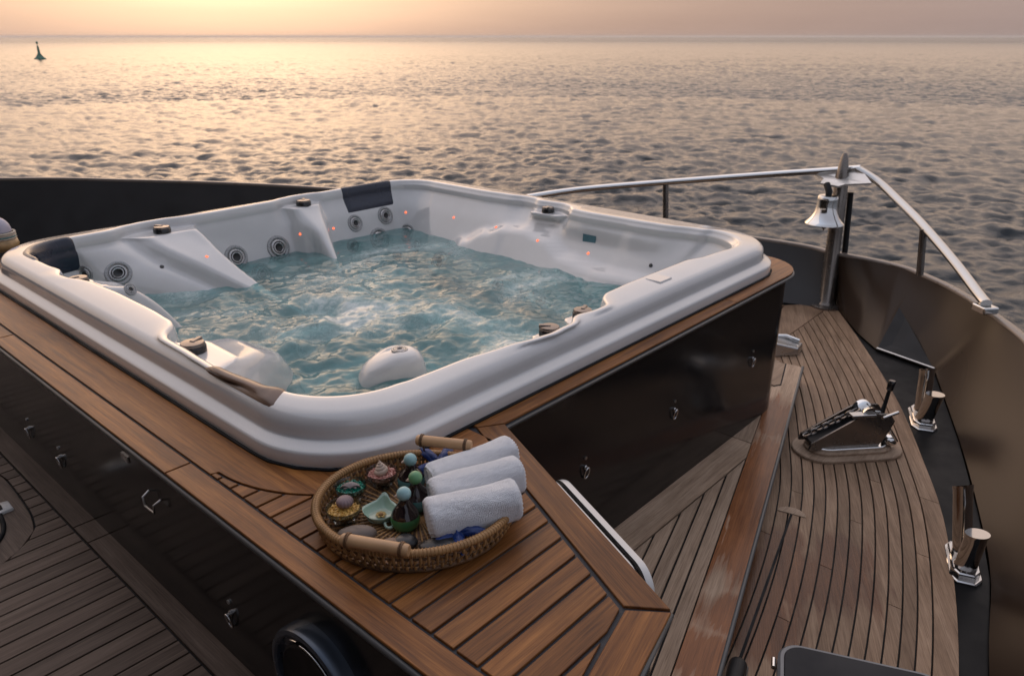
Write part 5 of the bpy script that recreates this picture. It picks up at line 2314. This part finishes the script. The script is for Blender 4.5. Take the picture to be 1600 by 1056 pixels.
meshobj('roller', v, f, M['chrome'], win, 50)
v, f = boxm(wp(0.02, -0.045, .203), (0.115, 0.040, 0.012), frame_from((0, 0, 1), wax))
bevel(meshobj('keeper_bar', v, f, M['steel'], win), 0.003)
cv = [wp(a, b_, z) for b_ in (-0.044, 0.044) for a, z in [(-0.19, .042), (0.112, .042), (0.145, .102), (0.15, .150), (0.02, .140), (-0.19, .060)]]
meshobj('core_block', cv, [tuple(range(6)), tuple(range(11, 5, -1))] + [(i, (i + 1) % 6, 6 + (i + 1) % 6, 6 + i) for i in range(6)], M['blackmat'], win)
# chain lying in the trough
for i in range(9):
    a = -0.205 + i * 0.027
    z = 0.092 + (a + 0.205) * 0.50
    c = wp(a, 0, z)
    d = (wax + Vector((0, 0, 0.5))).normalized()
    sidev = way if i % 2 == 0 else d.cross(way)
    pts = [c + d * 0.020 * math.cos(q) + sidev * 0.012 * math.sin(q) for q in [2 * math.pi * m / 16 for m in range(16)]]
    v, f = tube(pts, 0.0052, 6, closed=True)
    meshobj('chain_link', v, f, M['poststeel'], win, 60)
v, f = tube([wp(0.142, 0, .175), wp(0.150, 0.0, .23), wp(0.158, 0.0, .30)], [.012, .009, .0085], 10)
lv = meshobj('lever', v, f, M['blackmat'], win, 60)
v, f = tube([wp(0.157, 0, .295), wp(0.158, 0, .300), wp(0.163, 0, .338), wp(0.1635, 0, .345)], [.010, .015, .017, .013], 14)
meshobj('lever_grip', v, f, M['knob'], lv, 50)
v, f = tube([wp(0.10, -0.075, .196), wp(0.20, -0.030, .196)], .008, 10)
meshobj('pin', v, f, M['chrome'], win, 50)
v, f = tube([wp(0.165, -0.05, .12), wp(0.205, -0.055, .060)], .008, 10)
meshobj('latch_pin', v, f, M['chrome'], win, 50)
v, f = lathe([(.034, 0), (.034, .018), (.028, .030), (.014, .036), (0, .036)], 22, wp(0.185, -0.03, .044))
meshobj('swivel', v, f, M['chrome'], win, 50)

# low steel fairlead by the housing's forward corner
fc = at(1232, 548, DECK)
fl_ = empty('fairlead', fc, 'low wedge-shaped steel fairlead on deck beyond the housing corner', 'fairlead')
def fp(a, b_, z):
    return fc + RT * a + HF * b_ + Vector((0, 0, z))


pr_ = [(-0.12, -0.10), (0.035, -0.08), (0.095, 0.02), (0.06, 0.10), (-0.12, 0.12)]
v = [fp(a, b_, 0) for a, b_ in pr_] + [fp(a * .92, b_ * .9, .045 if a > 0 else .085) for a, b_ in pr_]
n = 5
f = [tuple(range(n - 1, -1, -1)), tuple(n + i for i in range(n))] + [(i, (i + 1) % n, n + (i + 1) % n, n + i) for i in range(n)]
bevel(meshobj('body', v, f, M['steel'], fl_), 0.008)
v, f = tube([fp(-0.10, 0.06, .075), fp(0.0, 0.07, .070), fp(0.07, 0.03, .052)], .014, 10)
meshobj('lip', v, f, M['chrome'], fl_, 60)

# half-round lid and chain slot in the side deck
lc = at(1236, 803, DECK)
lid = empty('chain_pipe_cover', lc, 'half-round teak chain pipe cover with a dark slot in the side deck', 'deck cover')
ldir = (at(1220, 850, DECK) - at(1236, 805, DECK))
ldir.z = 0
ldir.normalize()
lsd = Vector((-ldir.y, ldir.x, 0))
pts = []
for i in range(13):
    a = R(180 * i / 12)
    p = lc - ldir * 0.048 * math.sin(a) + lsd * 0.056 * math.cos(a)
    pts.append((p.x, p.y))
v, f = prism(pts, DECK + 0.0006, DECK + 0.0035, 0.001)
meshobj('lid_board', v, f, M['platX'], lid)
q = [lc + lsd * 0.006 + ldir * 0.002, lc - lsd * 0.003 + ldir * 0.002, lc - lsd * 0.003 + ldir * 1.2, lc + lsd * 0.006 + ldir * 1.2]
v, f = prism([(p.x, p.y) for p in q], DECK + 0.0006, DECK + 0.0022)
meshobj('slot', v, f, M['caulk'], lid)

# ------------------------------------------------------------------ dark upholstered pad and stool at lower right
ptop = -0.42
c0, c1, c2 = at(1216, 998, ptop), at(1478, 1056, ptop), at(1196, 1100, ptop)
ux = (c1 - c0)
ux.z = 0
ux.normalize()
uy = Vector((-ux.y, ux.x, 0))
if (c2 - c0).dot(uy) < 0:
    uy = -uy
Wp, Dp = (c1 - c0).dot(ux), 0.42
cush = empty('deck_hatch', c0 + ux * Wp / 2 + uy * Dp / 2 + Vector((0, 0, DECK - ptop)), 'black glass deck hatch with grey rounded frame at the bottom right edge', 'hatch')


def rr_poly(ins, r):
    pts = []
    for (sx_, sy_, a0) in ((Wp - ins - r, Dp - ins - r, 0), (ins + r, Dp - ins - r, 90), (ins + r, ins + r, 180), (Wp - ins - r, ins + r, 270)):
        for i in range(9):
            a = R(a0 + 90 * i / 8)
            p = c0 + ux * (sx_ + r * math.cos(a)) + uy * (sy_ + r * math.sin(a))
            pts.append((p.x, p.y))
    return pts


v, f = prism(rr_poly(0.012, 0.05), DECK - 0.01, ptop - 0.03)
meshobj('hatch_coaming', v, f, M['blackmat'], cush, 40)
v, f = prism(rr_poly(0.0, 0.055), ptop - 0.03, ptop, 0.006)
M['hatchgrey'] = simple('anodised grey', (0.16, 0.16, 0.165), 0.4, metal=0.3)
meshobj('hatch_frame', v, f, M['hatchgrey'], cush, 40)
M['smoked'] = simple('smoked acrylic', (0.006, 0.007, 0.011), 0.45, Specular_IOR_Level=0.25)
v, f = prism(rr_poly(0.014, 0.045), ptop + 0.0005, ptop + 0.004, 0.002)
meshobj('hatch_glass', v, f, M['smoked'], cush, 40)
hb = c0 + uy * 0.05 - ux * 0.008 + Vector((0, 0, -0.02))
v, f = tube([hb, hb + uy * 0.03], 0.006, 10)
meshobj('hinge_pin', v, f, M['chrome'], cush, 50)

bp = at(1150, 1046, -0.60)
box = empty('deck_box', Vector((bp.x, bp.y, DECK)), 'dark rounded box tucked beside the raised deck at the bottom', 'box')
ba = math.atan2(ped.y, ped.x)
v, f = boxm(Vector((bp.x, bp.y, -0.70)) + Vector((ped.x, ped.y, 0)) * 0.06, (0.26, 0.050, 0.19), Matrix.Rotation(ba, 3, 'Z'))
bevel(meshobj('box_body', v, f, M['blackmat'], box, 40), 0.022, 5)
v, f = boxm(Vector((bp.x, bp.y, -0.645)) + Vector((ped.x, ped.y, 0)) * 0.06, (0.266, 0.056, 0.012), Matrix.Rotation(ba, 3, 'Z'))
bevel(meshobj('box_trim', v, f, M['trim'], box, 40), 0.005, 2)

# fairlead block on the inside of the starboard bulwark at the frame edge
hb_c = at(1612, 752, DECK - 0.012)
hs = empty('hawse_block', hb_c, 'dark square hawse block by the starboard bulwark at the right edge', 'hawse')
v, f = boxm(hb_c + Vector((0, 0, 0.10)), (0.09, 0.07, 0.20), Matrix.Rotation(R(20), 3, 'Z'))
bevel(meshobj('block', v, f, M['brown'], hs), 0.010)
v, f = boxm(hb_c + Vector((0, 0, 0.212)), (0.12, 0.10, 0.022), Matrix.Rotation(R(20), 3, 'Z'))
bevel(meshobj('cap', v, f, M['brown'], hs), 0.006)

# ------------------------------------------------------------------ second arrangement, cut by the left edge of the frame
lp_ = Vector((0.86, 4.10, 0.0))
lp_ = at(4, 392, 0.0)
jar = empty('round_jar', lp_, 'jar with round white lid and cord at the far left edge', 'jar')
v, f = lathe([(0, 0.001), (.055, .001), (.075, .012), (.082, .035), (.075, .058), (.060, .070), (.052, .075)], 30, lp_)
M['jarbody'] = simple('patterned jar', (0.34, 0.22, 0.10), 0.3, var=0.6)
meshobj('jar_body', v, f, M['jarbody'], jar, 60)
M['cord'] = simple('pale cord', (0.50, 0.44, 0.36), 0.8, var=0.2)
for k in range(4):
    v, f = tube([lp_ + Vector((0.070 * math.cos(a), 0.070 * math.sin(a), 0.066 + k * 0.0085)) for a in [2 * math.pi * i / 28 for i in range(28)]], .0062, 7, closed=True)
    meshobj('cord_turn', v, f, M['cord'] if k != 1 else M['tealglaze'], jar, 180)
M['lid'] = simple('lilac white lid', (0.44, 0.42, 0.50), 0.4, var=0.06)
v, f = lathe([(0.060 * math.cos(R(a)), 0.098 + 0.072 * math.sin(R(a))) for a in range(0, 90, 8)] + [(0, .170)], 32, lp_)
meshobj('jar_lid', v, f, M['lid'], jar, 180)

# ------------------------------------------------------------------ channel buoy far out
bz = at(63, 93, SEA_Z)
bu = empty('channel_buoy', Vector((bz.x, bz.y, SEA_Z)), 'small dark green channel buoy far out on the left', 'buoy')
bdist = (bz - CAM).length
k_ = 0.82 * bdist / F_PX                  # metres to one photo pixel at that range
M['buoy'] = simple('buoy green', (0.015, 0.15, 0.10), 0.5, var=0.2)
bb_ = Vector((bz.x, bz.y, SEA_Z))
v, f = lathe([(0, -4 * k_), (7 * k_, -4 * k_), (8.5 * k_, 0), (8.0 * k_, 1.6 * k_), (4.5 * k_, 3.4 * k_), (2.6 * k_, 6 * k_), (1.9 * k_, 9 * k_), (1.6 * k_, 16 * k_), (1.2 * k_, 19 * k_), (0, 19 * k_)], 24, bb_)
meshobj('float', v, f, M['buoy'], bu, 50)
v, f = lathe([(1.0 * k_, 19 * k_), (0.5 * k_, 20 * k_), (0.5 * k_, 22 * k_), (1.5 * k_, 22.5 * k_), (1.5 * k_, 25 * k_), (0, 26 * k_)], 14, bb_)
meshobj('lantern', v, f, M['buoy'], bu, 60)
for i in range(4):
    a = R(45 + 90 * i)
    v, f = tube([bb_ + Vector((6.5 * k_ * math.cos(a), 6.5 * k_ * math.sin(a), 1.8 * k_)), bb_ + Vector((1.8 * k_ * math.cos(a), 1.8 * k_ * math.sin(a), 8 * k_))], 0.5 * k_, 6)
    meshobj('strut', v, f, M['buoy'], bu, 60)

# ------------------------------------------------------------------ sea haze
hz = boxm((0, 0, 0), (1, 1, 1))
HB = 11000.0
v, f = boxm((0, 0, 0), (2 * HB, 2 * HB, 1))
v = [Vector((p[0], p[1], SEA_Z - 1.2 if p[2] < 0 else 4.2)) for p in v]
hm = bpy.data.materials.new('sea haze')
hm.use_nodes = True
ht = hm.node_tree
ht.nodes.clear()
pv = ht.nodes.new('ShaderNodeVolumePrincipled')
pv.inputs['Color'].default_value = (0.93, 0.90, 0.88, 1)
pv.inputs['Density'].default_value = 0.00022
pv.inputs['Anisotropy'].default_value = 0.4
ho = ht.nodes.new('ShaderNodeOutputMaterial')
ht.links.new(pv.outputs[0], ho.inputs['Volume'])
haze = meshobj('haze', v, f, hm)
tag(haze, kind='stuff')
